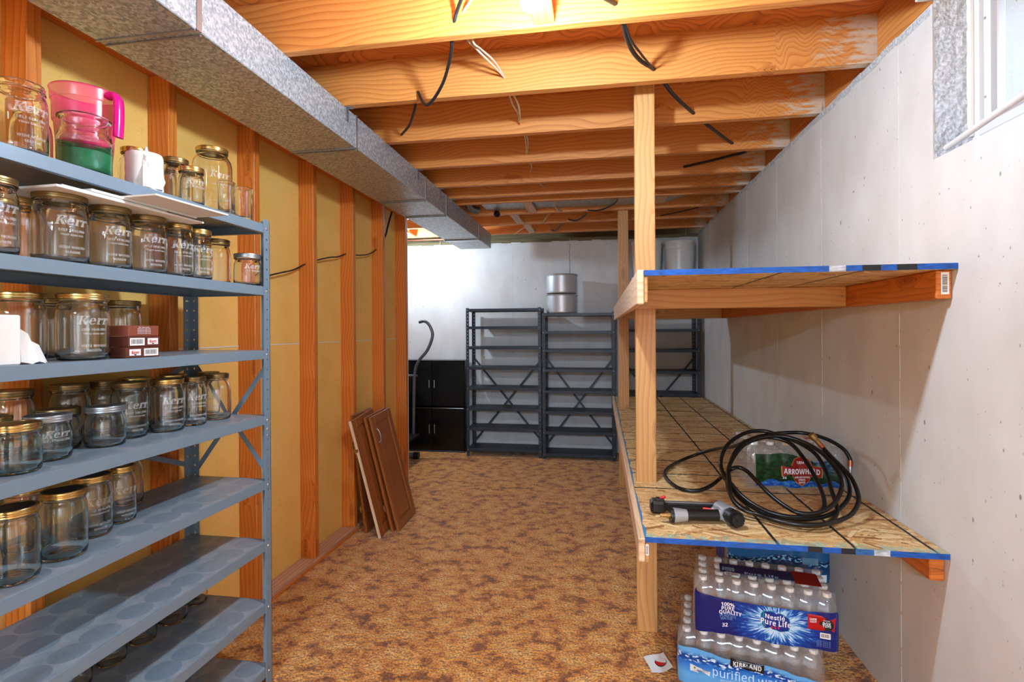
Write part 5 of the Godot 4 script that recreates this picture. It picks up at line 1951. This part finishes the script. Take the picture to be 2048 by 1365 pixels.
func wave_tex(sky: Color, deep: Color, foam: Color, crest: float, sd: int) -> ImageTexture:
	# water line across the label: pale above, foam at the crest, blue below
	var w := 512
	var h := 160
	var n := noise(FastNoiseLite.TYPE_SIMPLEX, 1.0, sd, 4)
	var data := PackedByteArray()
	data.resize(w * h * 3)
	var at := 0
	for y in h:
		for x in w:
			var line := crest + 0.05 * sin(x * 0.018) + 0.05 * n.get_noise_2d(x * 0.012, 4.0)
			var q := float(y) / h - line
			var c := deep.lerp(sky, clampf(q * 2.2, 0, 1)) if q > 0 else sky
			var band := exp(-q * q * 130.0)
			var f := 0.5 + 0.9 * n.get_noise_2d(x * 0.035, y * 0.06)
			c = c.lerp(deep.darkened(0.25), clampf(band * 1.3, 0, 1))
			if f > 0.55:
				c = c.lerp(foam, clampf(band * (f - 0.45) * 3.2, 0, 1))
			data[at] = int(c.r * 255)
			data[at + 1] = int(c.g * 255)
			data[at + 2] = int(c.b * 255)
			at += 3
	return img_tex(w, h, data)


func forest_tex() -> ImageTexture:
	var w := 512
	var h := 192
	var n := noise(FastNoiseLite.TYPE_SIMPLEX, 1.0, 91, 4)
	var data := PackedByteArray()
	data.resize(w * h * 3)
	var at := 0
	for y in h:
		for x in w:
			var f := 0.5 + 0.5 * n.get_noise_2d(x * 0.02, y * 0.035)
			var c := Color(0.02, 0.10, 0.05).lerp(Color(0.07, 0.30, 0.12), f)
			if x > 330:
				var m := clampf((x - 330) / 60.0 + n.get_noise_2d(x * 0.02, y * 0.02), 0, 1)
				c = c.lerp(Color(0.12, 0.32, 0.55).lerp(Color(0.75, 0.85, 0.92), clampf(f * 2.0 - 0.9, 0, 1)), m * clampf(1.2 - y / 120.0, 0, 1))
			if y > 158 + 10 * sin(x * 0.05):
				c = Color(0.05, 0.25, 0.60).lerp(Color(0.35, 0.68, 0.9), f * f)
			data[at] = int(c.r * 255)
			data[at + 1] = int(c.g * 255)
			data[at + 2] = int(c.b * 255)
			at += 3
	return img_tex(w, h, data)


func label_mat(t: Texture2D) -> StandardMaterial3D:
	var m := plain(Color.WHITE, 0.22)
	m.albedo_texture = t
	return m


func ellipse(a: float, b: float, n := 28) -> Array:
	var o := []
	for k in n:
		o.append(Vector2(a * cos(TAU * k / n), b * sin(TAU * k / n)))
	return o


func build_water():
	# lower pack: pale blue label
	var p := 0.062
	var h := 0.205
	var t := water_pack("blue wave pack of water bottles on the carpet under the bench", Vector3(0.561, 0.0, -2.215), -0.18, 8, 5, null)
	var w: float = t.get_meta("w")
	var d: float = t.get_meta("d")
	done(wrap_band(w, d, p, h, -0.012, w - 0.01, func(s): return 0.006, func(s): return 0.142 - 0.03 * s / w + 0.006 * sin(s * 24.0), 0.0042, 6), "printed_label", label_mat(wave_tex(Color(0.40, 0.68, 0.90), Color(0.02, 0.34, 0.76), Color(0.88, 0.95, 0.99), 0.22, 83)), t)
	done(wrap_band(w, d, p, h, -d + 0.05, -0.03, func(s): return 0.01, func(s): return 0.13, 0.0042, 5), "printed_label", M.blue_plastic, t)
	var bk := plain(Color(0.09, 0.05, 0.05), 0.35)
	disc_on_wrap(t, w, d, h, p, 0.245, 0.118, [Vector2(-0.058, -0.015), Vector2(0.056, -0.021), Vector2(0.058, 0.010), Vector2(-0.056, 0.016)], bk, 0.0048)
	printed(t, w, d, h, p, 0.245, 0.1165, "KIRKLAND", 0.0165, M.white_print, true, false, "sans", 0.0, 0.86)
	var pale := plain(Color(0.80, 0.92, 0.98), 0.4)
	printed(t, w, d, h, p, 0.255, 0.070, "purified water", 0.030, pale, false)
	printed(t, w, d, h, p, 0.235, 0.045, "WITH MINERALS ADDED FOR TASTE", 0.0075, pale, false)
	disc_on_wrap(t, w, d, h, p, 0.082, 0.070, [Vector2(-0.036, -0.012), Vector2(0.034, -0.022), Vector2(0.036, -0.006), Vector2(0.0, 0.006), Vector2(-0.036, 0.014)], M.white, 0.0048)
	printed(t, w, d, h, p, 0.092, 0.066, "PLEASE RECYCLE", 0.006, M.black_print, false, false, "sans", 0.0, 0.7)
	disc_on_wrap(t, w, d, h, p, 0.062, 0.071, ellipse(0.006, 0.006, 3), plain(Color(0.2, 0.55, 0.15), 0.5), 0.0052)
	disc_on_wrap(t, w, d, h, p, 0.415, 0.058, ellipse(0.034, 0.024), plain(Color(0.13, 0.42, 0.14), 0.4), 0.0048)
	printed(t, w, d, h, p, 0.415, 0.060, "40", 0.026, M.white_print, true)
	# upper pack: dark blue label with a white burst
	t = water_pack("dark blue burst pack of water bottles stacked on the blue wave pack", Vector3(0.604, 0.2115, -2.168), -0.17, 8, 4, null, 0.205, 0.0595)
	p = 0.0595
	w = t.get_meta("w")
	d = t.get_meta("d")
	done(wrap_band(w, d, p, h, -0.012, w + 0.012, func(s): return 0.002 + 0.008 * absf(sin(s * 11.0)), func(s): return 0.148 - 0.012 * sin(s / w * PI) + 0.010 * exp(-s * 40.0), 0.0042, 8), "printed_label", label_mat(burst_tex()), t)
	var s0 := 0.118
	for q in [["100%", 0.122, 0.0135, true], ["PURE", 0.1075, 0.0135, true], ["QUALITY", 0.093, 0.0135, true]]:
		printed(t, w, d, h, p, s0 + (0.008 if q[0] == "QUALITY" else 0.0), q[1], q[0], q[2], M.white_print, q[3])
	var soft := plain(Color(0.45, 0.62, 0.85), 0.5)
	printed(t, w, d, h, p, s0, 0.0795, "PURIFIED", 0.0095, soft, false)
	printed(t, w, d, h, p, s0 - 0.005, 0.0690, "WATER", 0.0095, soft, false)
	printed(t, w, d, h, p, s0 - 0.010, 0.0450, "32", 0.0135, M.white_print, true)
	var logo := [Vector2(-0.046, 0.018), Vector2(-0.036, 0.030), Vector2(-0.012, 0.035), Vector2(0.018, 0.030), Vector2(0.042, 0.018), Vector2(0.048, -0.006), Vector2(0.040, -0.026), Vector2(0.016, -0.033), Vector2(-0.006, -0.027), Vector2(-0.034, -0.030), Vector2(-0.046, -0.014)]
	var big := []
	for v in logo:
		big.append(v * 1.07)
	disc_on_wrap(t, w, d, h, p, 0.278, 0.086, big, plain(Color(0.10, 0.62, 0.66), 0.3), 0.0047)
	disc_on_wrap(t, w, d, h, p, 0.278, 0.086, logo, plain(Color(0.01, 0.16, 0.55), 0.3), 0.0050)
	printed(t, w, d, h, p, 0.276, 0.1015, "Nestlé", 0.0155, M.white_print, true)
	printed(t, w, d, h, p, 0.278, 0.0815, "Pure Life", 0.0195, M.white_print, true, false, "sans", 0.0, 0.86)
	for k in 3:
		disc_on_wrap(t, w, d, h, p, 0.266 + k * 0.011, 0.0655 + (0.002 if k == 2 else 0.0), ellipse(0.003, 0.0055 + (0.0015 if k == 2 else 0.0), 12), M.red, 0.0056)
	disc_on_wrap(t, w, d, h, p, 0.425, 0.105, [Vector2(-0.044, -0.024), Vector2(0.040, -0.026), Vector2(0.046, 0.024), Vector2(-0.044, 0.028)], plain(Color(0.72, 0.03, 0.06), 0.35), 0.0048)
	disc_on_wrap(t, w, d, h, p, 0.440, 0.102, ellipse(0.023, 0.021), M.black_print, 0.0052)
	printed(t, w, d, h, p, 0.440, 0.1065, "BOX", 0.0092, M.white_print, true)
	printed(t, w, d, h, p, 0.440, 0.0975, "TOPS", 0.0080, M.white_print, true)
	printed(t, w, d, h, p, 0.440, 0.1165, "OFFICIAL", 0.0034, M.white_print, true)
	printed(t, w, d, h, p, 0.398, 0.1180, "EARN", 0.0062, M.white_print, true)
	printed(t, w, d, h, p, 0.398, 0.1100, "CASH", 0.0062, M.white_print, true)
	var bar_st := wrap_band(w, d, p, h, 0.420, 0.452, func(s): return 0.052, func(s): return 0.072, 0.0050, 3)
	done(bar_st, "barcode", M.barcode, t)
	for k in 4:
		printed(t, w, d, h, p, 0.430, 0.043 - k * 0.006, "500 ML 16.9 FL OZ", 0.0038, soft, false)
	# folded label on the top of the wrap
	var top := thing_part_top(t, w, d, h)
	letters("100%", 0.0135, func(x, y, o): return Vector3(-0.115 + x, h + 0.0055 + o * 0.3, 0.014 - y), plain(Color(0.6, 0.7, 0.8), 0.5), top, "print")
	letters("PURE", 0.0135, func(x, y, o): return Vector3(-0.115 + x, h + 0.0055 + o * 0.3, 0.030 - y), plain(Color(0.6, 0.7, 0.8), 0.5), top, "print")
	letters("32", 0.0135, func(x, y, o): return Vector3(-0.115 + x, h + 0.0055 + o * 0.3, 0.050 - y), plain(Color(0.6, 0.7, 0.8), 0.5), top, "print")
	letters("Pure Life", 0.020, func(x, y, o): return Vector3(0.0 + x, h + 0.0055 + o * 0.3, 0.040 - y), plain(Color(0.6, 0.7, 0.8), 0.5), top, "print")
	# pack at the wall behind
	for k in 2:
		t = water_pack(["lower", "upper"][k] + " of two teal labelled water packs stacked by the wall under the bench", Vector3(0.79, k * 0.212, -2.68), 0.0, 7, 4, null)
		p = 0.062
		w = t.get_meta("w")
		d = t.get_meta("d")
		done(wrap_band(w, d, p, h, -0.01, w + 0.01, func(s): return 0.006, func(s): return 0.150 - 0.01 * sin(s * 18.0), 0.0042, 5), "printed_label", label_mat(wave_tex(Color(0.10, 0.34, 0.52), Color(0.03, 0.16, 0.36), Color(0.5, 0.75, 0.85), 0.35, 87)), t)
		done(wrap_band(w, d, p, h, -d + 0.04, -0.03, func(s): return 0.02, func(s): return 0.15, 0.0042, 5), "printed_label", M.blue_plastic, t)
		done(wrap_band(w, d, p, h, 0.325, 0.42, func(s): return 0.010, func(s): return 0.045, 0.0048, 3), "count_plate", M.white, t)
		printed(t, w, d, h, p, 0.372, 0.027, "24", 0.024, M.black_print, false)
		done(wrap_band(w, d, p, h, 0.32, 0.385, func(s): return 0.085, func(s): return 0.115, 0.0048, 3), "clear_plate", plain(Color(0.35, 0.50, 0.60), 0.3), t)
	# pack on the bench: green forest label
	t = water_pack("green forest pack of water bottles on the bench inside the black hose", Vector3(0.815, 0.6735, -2.535), 0.05, 6, 4, null, 0.200, 0.066)
	p = 0.066
	h = 0.200
	w = t.get_meta("w")
	d = t.get_meta("d")
	done(wrap_band(w, d, p, h, 0.03, w - 0.035, func(s): return 0.008 + 0.010 * absf(sin(s * 16.0)), func(s): return 0.158 - 0.05 * clampf(s / w - 0.15, 0, 1) - 0.008 * sin(s * 30.0), 0.0042, 7), "printed_label", label_mat(forest_tex()), t)
	var head := [Vector2(-0.078, 0.012), Vector2(-0.076, -0.030), Vector2(-0.034, -0.028), Vector2(-0.022, -0.052), Vector2(0.0, -0.066), Vector2(0.024, -0.052), Vector2(0.036, -0.028), Vector2(0.078, -0.030), Vector2(0.080, 0.012), Vector2(0.040, 0.016), Vector2(0.028, 0.044), Vector2(0.0, 0.056), Vector2(-0.028, 0.044), Vector2(-0.040, 0.018)]
	var hb := []
	for v in head:
		hb.append(v * 1.05)
	disc_on_wrap(t, w, d, h, p, 0.215, 0.088, hb, plain(Color(0.75, 0.52, 0.16), 0.4), 0.0047)
	disc_on_wrap(t, w, d, h, p, 0.215, 0.088, head, plain(Color(0.56, 0.02, 0.04), 0.35), 0.0050)
	printed(t, w, d, h, p, 0.215, 0.080, "ARROWHEAD", 0.0225, M.white_print, true, false, "sans", 0.0, 0.74)
	printed(t, w, d, h, p, 0.208, 0.118, "1894", 0.0115, M.white_print, true, false, "sans", 0.0, 0.8)
	printed(t, w, d, h, p, 0.215, 0.056, "100% MOUNTAIN", 0.0072, M.white_print, true, false, "sans", 0.0, 0.72)
	printed(t, w, d, h, p, 0.215, 0.045, "SPRING", 0.0072, M.white_print, true, false, "sans", 0.0, 0.72)
	printed(t, w, d, h, p, 0.215, 0.034, "WATER", 0.0072, M.white_print, true, false, "sans", 0.0, 0.72)
	printed(t, w, d, h, p, 0.145, 0.052, "24", 0.0095, M.white_print, true)
	printed(t, w, d, h, p, 0.375, 0.052, "24", 0.0105, M.white_print, true)
	for q in [[0.13, 0.165], [0.26, 0.325]]:
		var rs := st_new()
		bx(rs, Vector3(q[0] - w / 2 + 0.03, h + 0.0035, 0.05), Vector3(0.055, 0.001, 0.03), 0.0003)
		done(rs, "red_print", M.red, t)


func thing_part_top(t: Node3D, w: float, d: float, h: float) -> MeshInstance3D:
	var st := st_new()
	var bl := plain(Color(0.03, 0.13, 0.32), 0.3)
	bx(st, Vector3(0.02, h + 0.0045, 0.012), Vector3(0.33, 0.0012, 0.075), 0.0003)
	var m := done(st, "top_label", bl, t)
	st = st_new()
	bx(st, Vector3(0.155, h + 0.0056, 0.018), Vector3(0.085, 0.0010, 0.105), 0.0003)
	done(st, "red_print", plain(Color(0.50, 0.05, 0.07), 0.4), m)
	st = st_new()
	flat(st, [Vector3(-0.13, h + 0.0058, 0.075), Vector3(-0.075, h + 0.0058, 0.075), Vector3(-0.075, h + 0.0058, 0.052), Vector3(-0.13, h + 0.0058, 0.052)], Vector3.UP, [Vector2(0, 1), Vector2(1, 1), Vector2(1, 0), Vector2(0, 0)])
	done(st, "barcode", M.barcode, m)
	return m


# ---------------------------------------------------------------- air hose
const HOSE := [1.025, 0.785, -2.400, 1.025, 0.815, -2.405, 1.001, 0.854, -2.410, 0.934, 0.894, -2.400, 0.843, 0.919, -2.385, 0.766, 0.912, -2.413, 0.695, 0.904, -2.398, 0.621, 0.887, -2.369, 0.554, 0.853, -2.311, 0.510, 0.808, -2.232, 0.494, 0.769, -2.165, 0.503, 0.733, -2.103, 0.539, 0.708, -2.059, 0.587, 0.692, -2.031, 0.656, 0.683, -2.016, 0.729, 0.683, -2.017, 0.802, 0.695, -2.036, 0.862, 0.718, -2.076, 0.904, 0.745, -2.123, 0.923, 0.781, -2.185, 0.917, 0.821, -2.255, 0.881, 0.858, -2.318, 0.816, 0.887, -2.370, 0.730, 0.901, -2.370, 0.659, 0.896, -2.361, 0.588, 0.874, -2.324, 0.528, 0.834, -2.254, 0.490, 0.791, -2.179, 0.477, 0.751, -2.109, 0.488, 0.719, -2.054, 0.525, 0.700, -2.021, 0.577, 0.688, -1.994, 0.627, 0.688, -1.948, 0.692, 0.688, -1.932, 0.760, 0.688, -1.958, 0.813, 0.697, -2.016, 0.833, 0.719, -2.055, 0.842, 0.756, -2.118, 0.856, 0.809, -2.211, 0.850, 0.854, -2.289, 0.807, 0.886, -2.343, 0.747, 0.907, -2.355, 0.691, 0.923, -2.384, 0.624, 0.920, -2.379, 0.557, 0.898, -2.340, 0.505, 0.867, -2.286, 0.472, 0.825, -2.213, 0.472, 0.792, -2.157, 0.490, 0.767, -2.113, 0.514, 0.740, -2.067, 0.550, 0.718, -2.029, 0.598, 0.703, -2.003, 0.659, 0.696, -1.990, 0.723, 0.700, -1.998, 0.770, 0.713, -2.019, 0.792, 0.733, -2.055, 0.801, 0.765, -2.110, 0.800, 0.809, -2.187, 0.790, 0.851, -2.259, 0.769, 0.885, -2.319, 0.723, 0.901, -2.346, 0.659, 0.903, -2.348, 0.597, 0.890, -2.327, 0.573, 0.840, -2.447, 0.559, 0.770, -2.715, 0.496, 0.710, -2.854, 0.407, 0.684, -2.813, 0.331, 0.682, -2.679, 0.295, 0.682, -2.554, 0.299, 0.682, -2.428, 0.335, 0.682, -2.318, 0.398, 0.684, -2.298, 0.456, 0.700, -2.322, 0.507, 0.730, -2.355, 0.498, 0.810, -2.164, 0.530, 0.817, -2.176, 0.558, 0.807, -2.159, 0.581, 0.782, -2.116, 0.614, 0.748, -2.057, 0.649, 0.724, -2.015, 0.685, 0.711, -1.992, 0.742, 0.712, -1.993, 0.806, 0.731, -2.027, 0.857, 0.763, -2.083, 0.883, 0.796, -2.140, 0.882, 0.830, -2.199, 0.858, 0.870, -2.269, 0.809, 0.897, -2.314, 0.743, 0.912, -2.340, 0.668, 0.908, -2.334, 0.601, 0.893, -2.307, 0.545, 0.862, -2.253, 0.495, 0.817, -2.177, 0.479, 0.779, -2.111, 0.473, 0.739, -2.041, 0.497, 0.714, -1.998, 0.543, 0.703, -1.979, 0.594, 0.700, -1.931, 0.655, 0.700, -1.907, 0.726, 0.700, -1.913, 0.800, 0.700, -1.961, 0.856, 0.713, -1.997, 0.897, 0.739, -2.041, 0.915, 0.765, -2.086, 0.921, 0.800, -2.147, 0.908, 0.828, -2.195, 0.891, 0.854, -2.241, 0.878, 0.879, -2.283, 0.865, 0.895, -2.287]


func build_hose():
	var t := thing("air_hose", "coiled black rubber air hose looped over the green water pack", "hose")
	var pts := []
	for k in range(0, HOSE.size(), 3):
		pts.append(Vector3(HOSE[k], HOSE[k + 1], HOSE[k + 2]))
	var path := smooth_path(pts, 6)
	var st := st_new()
	tube(st, path, 0.0078, 12)
	done(st, "hose", M.rubber, t)
	# quick coupling at one end, plug at the other
	var a: Vector3 = path[0]
	var da: Vector3 = (path[0] - path[2]).normalized()
	st = st_new()
	cyl(st, a - da * 0.022, a + da * 0.004, 0.0098, 0.0098, 16)
	done(st, "ferrule", M.copper, t)
	st = st_new()
	cyl(st, a + da * 0.004, a + da * 0.016, 0.008, 0.008, 6)
	cyl(st, a + da * 0.016, a + da * 0.030, 0.0062, 0.0048, 14)
	cyl(st, a + da * 0.030, a + da * 0.038, 0.0056, 0.005, 14)
	done(st, "plug", M.zinc, t)
	var b: Vector3 = path[path.size() - 1]
	var db: Vector3 = (b - path[path.size() - 3]).normalized()
	st = st_new()
	cyl(st, b - db * 0.02, b + db * 0.006, 0.0098, 0.0098, 16)
	done(st, "ferrule", M.copper, t)
	st = st_new()
	cyl(st, b + db * 0.006, b + db * 0.018, 0.0105, 0.0105, 6)
	cyl(st, b + db * 0.018, b + db * 0.030, 0.0100, 0.0125, 18)
	cyl(st, b + db * 0.030, b + db * 0.050, 0.0135, 0.0130, 18)
	done(st, "coupling", M.brass, t)


# ---------------------------------------------------------------- nailer
func build_nailer():
	# lies on its side; x along the handle, head at +x, magazine parallel behind
	var t := thing("nail_gun", "silver and black pneumatic nail gun lying on the bench", "nail gun", Vector3(0.345, 0.6745, -1.985), 0.02)
	var dark := plain(Color(0.035, 0.037, 0.04), 0.4)
	var silver := plain(Color(0.68, 0.69, 0.71), 0.35, 0.45)
	var st := st_new()
	cyl(st, Vector3(-0.062, 0.026, 0.045), Vector3(0.062, 0.026, 0.030), 0.0185, 0.020, 20)
	done(st, "grip", dark, t)
	st = st_new()
	cyl(st, Vector3(-0.095, 0.026, 0.050), Vector3(-0.048, 0.026, 0.0440), 0.0265, 0.0205, 24)
	done(st, "handle_collar", silver, t)
	st = st_new()
	cyl(st, Vector3(-0.106, 0.026, 0.051), Vector3(-0.094, 0.026, 0.050), 0.0245, 0.0255, 24)
	done(st, "end_cap", dark, t)
	st = st_new()
	cyl(st, Vector3(-0.118, 0.026, 0.052), Vector3(-0.106, 0.026, 0.051), 0.011, 0.011, 6)
	cyl(st, Vector3(-0.140, 0.026, 0.054), Vector3(-0.118, 0.026, 0.052), 0.006, 0.0075, 14)
	done(st, "air_fitting", M.brass, t)
	# body casting: from the nose at the back to the head at the front
	st = st_new()
	cyl(st, Vector3(0.085, 0.027, -0.055), Vector3(0.100, 0.030, 0.034), 0.024, 0.031, 24)
	bx(st, Vector3(0.068, 0.027, 0.012), Vector3(0.05, 0.036, 0.05), 0.012)
	done(st, "casting", silver, t)
	st = st_new()
	cyl(st, Vector3(0.100, 0.029, 0.028), Vector3(0.110, 0.031, 0.082), 0.0275, 0.0300, 8)
	done(st, "head", dark, t)
	st = st_new()
	cyl(st, Vector3(0.110, 0.031, 0.082), Vector3(0.1125, 0.0315, 0.096), 0.0215, 0.0205, 24)
	for k in 14:
		var a := TAU * k / 14.0
		var c := Vector3(0.1112, 0.031, 0.089)
		bx(st, c + Vector3(cos(a) * 0.0215, sin(a) * 0.0215, 0), Vector3(0.004, 0.004, 0.012), 0.001)
	cyl(st, Vector3(0.1125, 0.0315, 0.096), Vector3(0.113, 0.0317, 0.099), 0.006, 0.005, 12)
	done(st, "exhaust_cap", dark, t)
	st = st_new()
	bx(st, Vector3(0.089, 0.027, -0.075), Vector3(0.026, 0.026, 0.045), 0.006)
	done(st, "nose", dark, t)
	st = st_new()
	bx(st, Vector3(-0.035, 0.020, -0.066), Vector3(0.235, 0.030, 0.022), 0.005)
	done(st, "magazine", dark, t)
	st = st_new()
	bx(st, Vector3(-0.02, 0.0365, -0.066), Vector3(0.20, 0.004, 0.016), 0.0015)
	done(st, "magazine_rail", M.zinc, t)
	st = st_new()
	bx(st, Vector3(-0.135, 0.024, -0.055), Vector3(0.055, 0.046, 0.060), 0.009)
	bx(st, Vector3(-0.128, 0.050, -0.048), Vector3(0.03, 0.010, 0.03), 0.004)
	done(st, "magazine_end", dark, t)
	st = st_new()
	bx(st, Vector3(-0.122, 0.053, -0.050), Vector3(0.034, 0.010, 0.012), 0.004, Vector2.ZERO, 0, Basis(Vector3.BACK, 0.5))
	done(st, "latch", M.red, t)
	st = st_new()
	bx(st, Vector3(0.038, 0.034, -0.004), Vector3(0.042, 0.010, 0.012), 0.004, Vector2.ZERO, 0, Basis(Vector3.UP, -0.3))
	done(st, "trigger", M.red, t)


# ---------------------------------------------------------------- last details
func build_small_things():
	# leaflet on the carpet
	var t := thing("leaflet", "small printed leaflet with a red and white round on the carpet", "leaflet", Vector3(0.222, 0.004, -2.195), 0.25)
	var st := st_new()
	var n := 8
	var up := func(u: float, v: float): return 0.002 + 0.018 * u * u + 0.004 * sin(u * 5.0 + v * 2.0)
	for i in n:
		for j in n:
			var p := []
			for q in [[i, j], [i + 1, j], [i + 1, j + 1], [i, j + 1]]:
				var u: float = float(q[0]) / n
				var v: float = float(q[1]) / n
				p.append(Vector3((u - 0.5) * 0.085, up.call(u, v), (v - 0.5) * 0.105))
			flat(st, [p[0], p[1], p[2]], Vector3.UP)
			flat(st, [p[0], p[2], p[3]], Vector3.UP)
	done(st, "sheet", M.white, t)
	for q in [[0.0, PI, M.red, 0.003], [PI, TAU, M.white_gloss, 0.003], [0.0, TAU, M.black_print, 0.0012]]:
		st = st_new()
		var r := 0.021 if q[3] > 0.002 else 0.0235
		for k in 20:
			var a0: float = lerpf(q[0], q[1], k / 20.0) + 0.6
			var a1: float = lerpf(q[0], q[1], (k + 1) / 20.0) + 0.6
			for ring in 3:
				var p := []
				for e in [[ring, a0], [ring + 1, a0], [ring + 1, a1], [ring, a1]]:
					var rr: float = r * e[0] / 3.0
					var x: float = 0.012 + rr * cos(e[1])
					var z: float = 0.0 + rr * sin(e[1])
					p.append(Vector3(x, up.call(x / 0.085 + 0.5, z / 0.105 + 0.5) + q[3], z))
				flat(st, [p[0], p[1], p[2]], Vector3.UP)
				if ring > 0:
					flat(st, [p[0], p[2], p[3]], Vector3.UP)
		done(st, "print", q[2], t)
	# white rod on the window sill
	var rod := tag(mi(numbered("white_rod"), null, M.vinyl, self), "white plastic rod lying across the window sill", "rod") as MeshInstance3D
	st = st_new()
	tube(st, [Vector3(1.060, 1.915, -1.83), Vector3(1.030, 1.935, -1.45), Vector3(1.01, 1.955, -0.98)], 0.0095, 14)
	rod.mesh = st.commit()
	# rubble in the corner of the sill
	var rr := RandomNumberGenerator.new()
	rr.seed = 17
	for k in 6:
		var m := mi(numbered("mortar_lump"), null, M.rough_concrete, self)
		tag(m, "crumbly lump of mortar in the corner of the window sill", "rubble", "mortar lumps on the window sill")
		st = st_new()
		var r := rr.randf_range(0.009, 0.018)
		var seg := 7
		var rings := []
		for j in 5:
			var row := []
			for i in seg:
				var a := TAU * i / seg
				var ph := PI * j / 4.0
				var q := r * rr.randf_range(0.75, 1.15)
				row.append(Vector3(q * sin(ph) * cos(a), r * 0.5 - q * 0.6 * cos(ph), q * sin(ph) * sin(a)))
			rings.append(row)
		for j in 4:
			for i in seg:
				var i2 := (i + 1) % seg
				var c := Vector3(0, r * 0.5, 0)
				flat(st, [rings[j][i], rings[j][i2], rings[j + 1][i2]], rings[j][i] + rings[j + 1][i2] - c * 2)
				flat(st, [rings[j][i], rings[j + 1][i2], rings[j + 1][i]], rings[j][i] + rings[j + 1][i2] - c * 2)
		m.mesh = st.commit()
		m.position = Vector3(1.062 + k * 0.014, 1.893 + k * 0.0019, -1.845 + (k % 3) * 0.012)
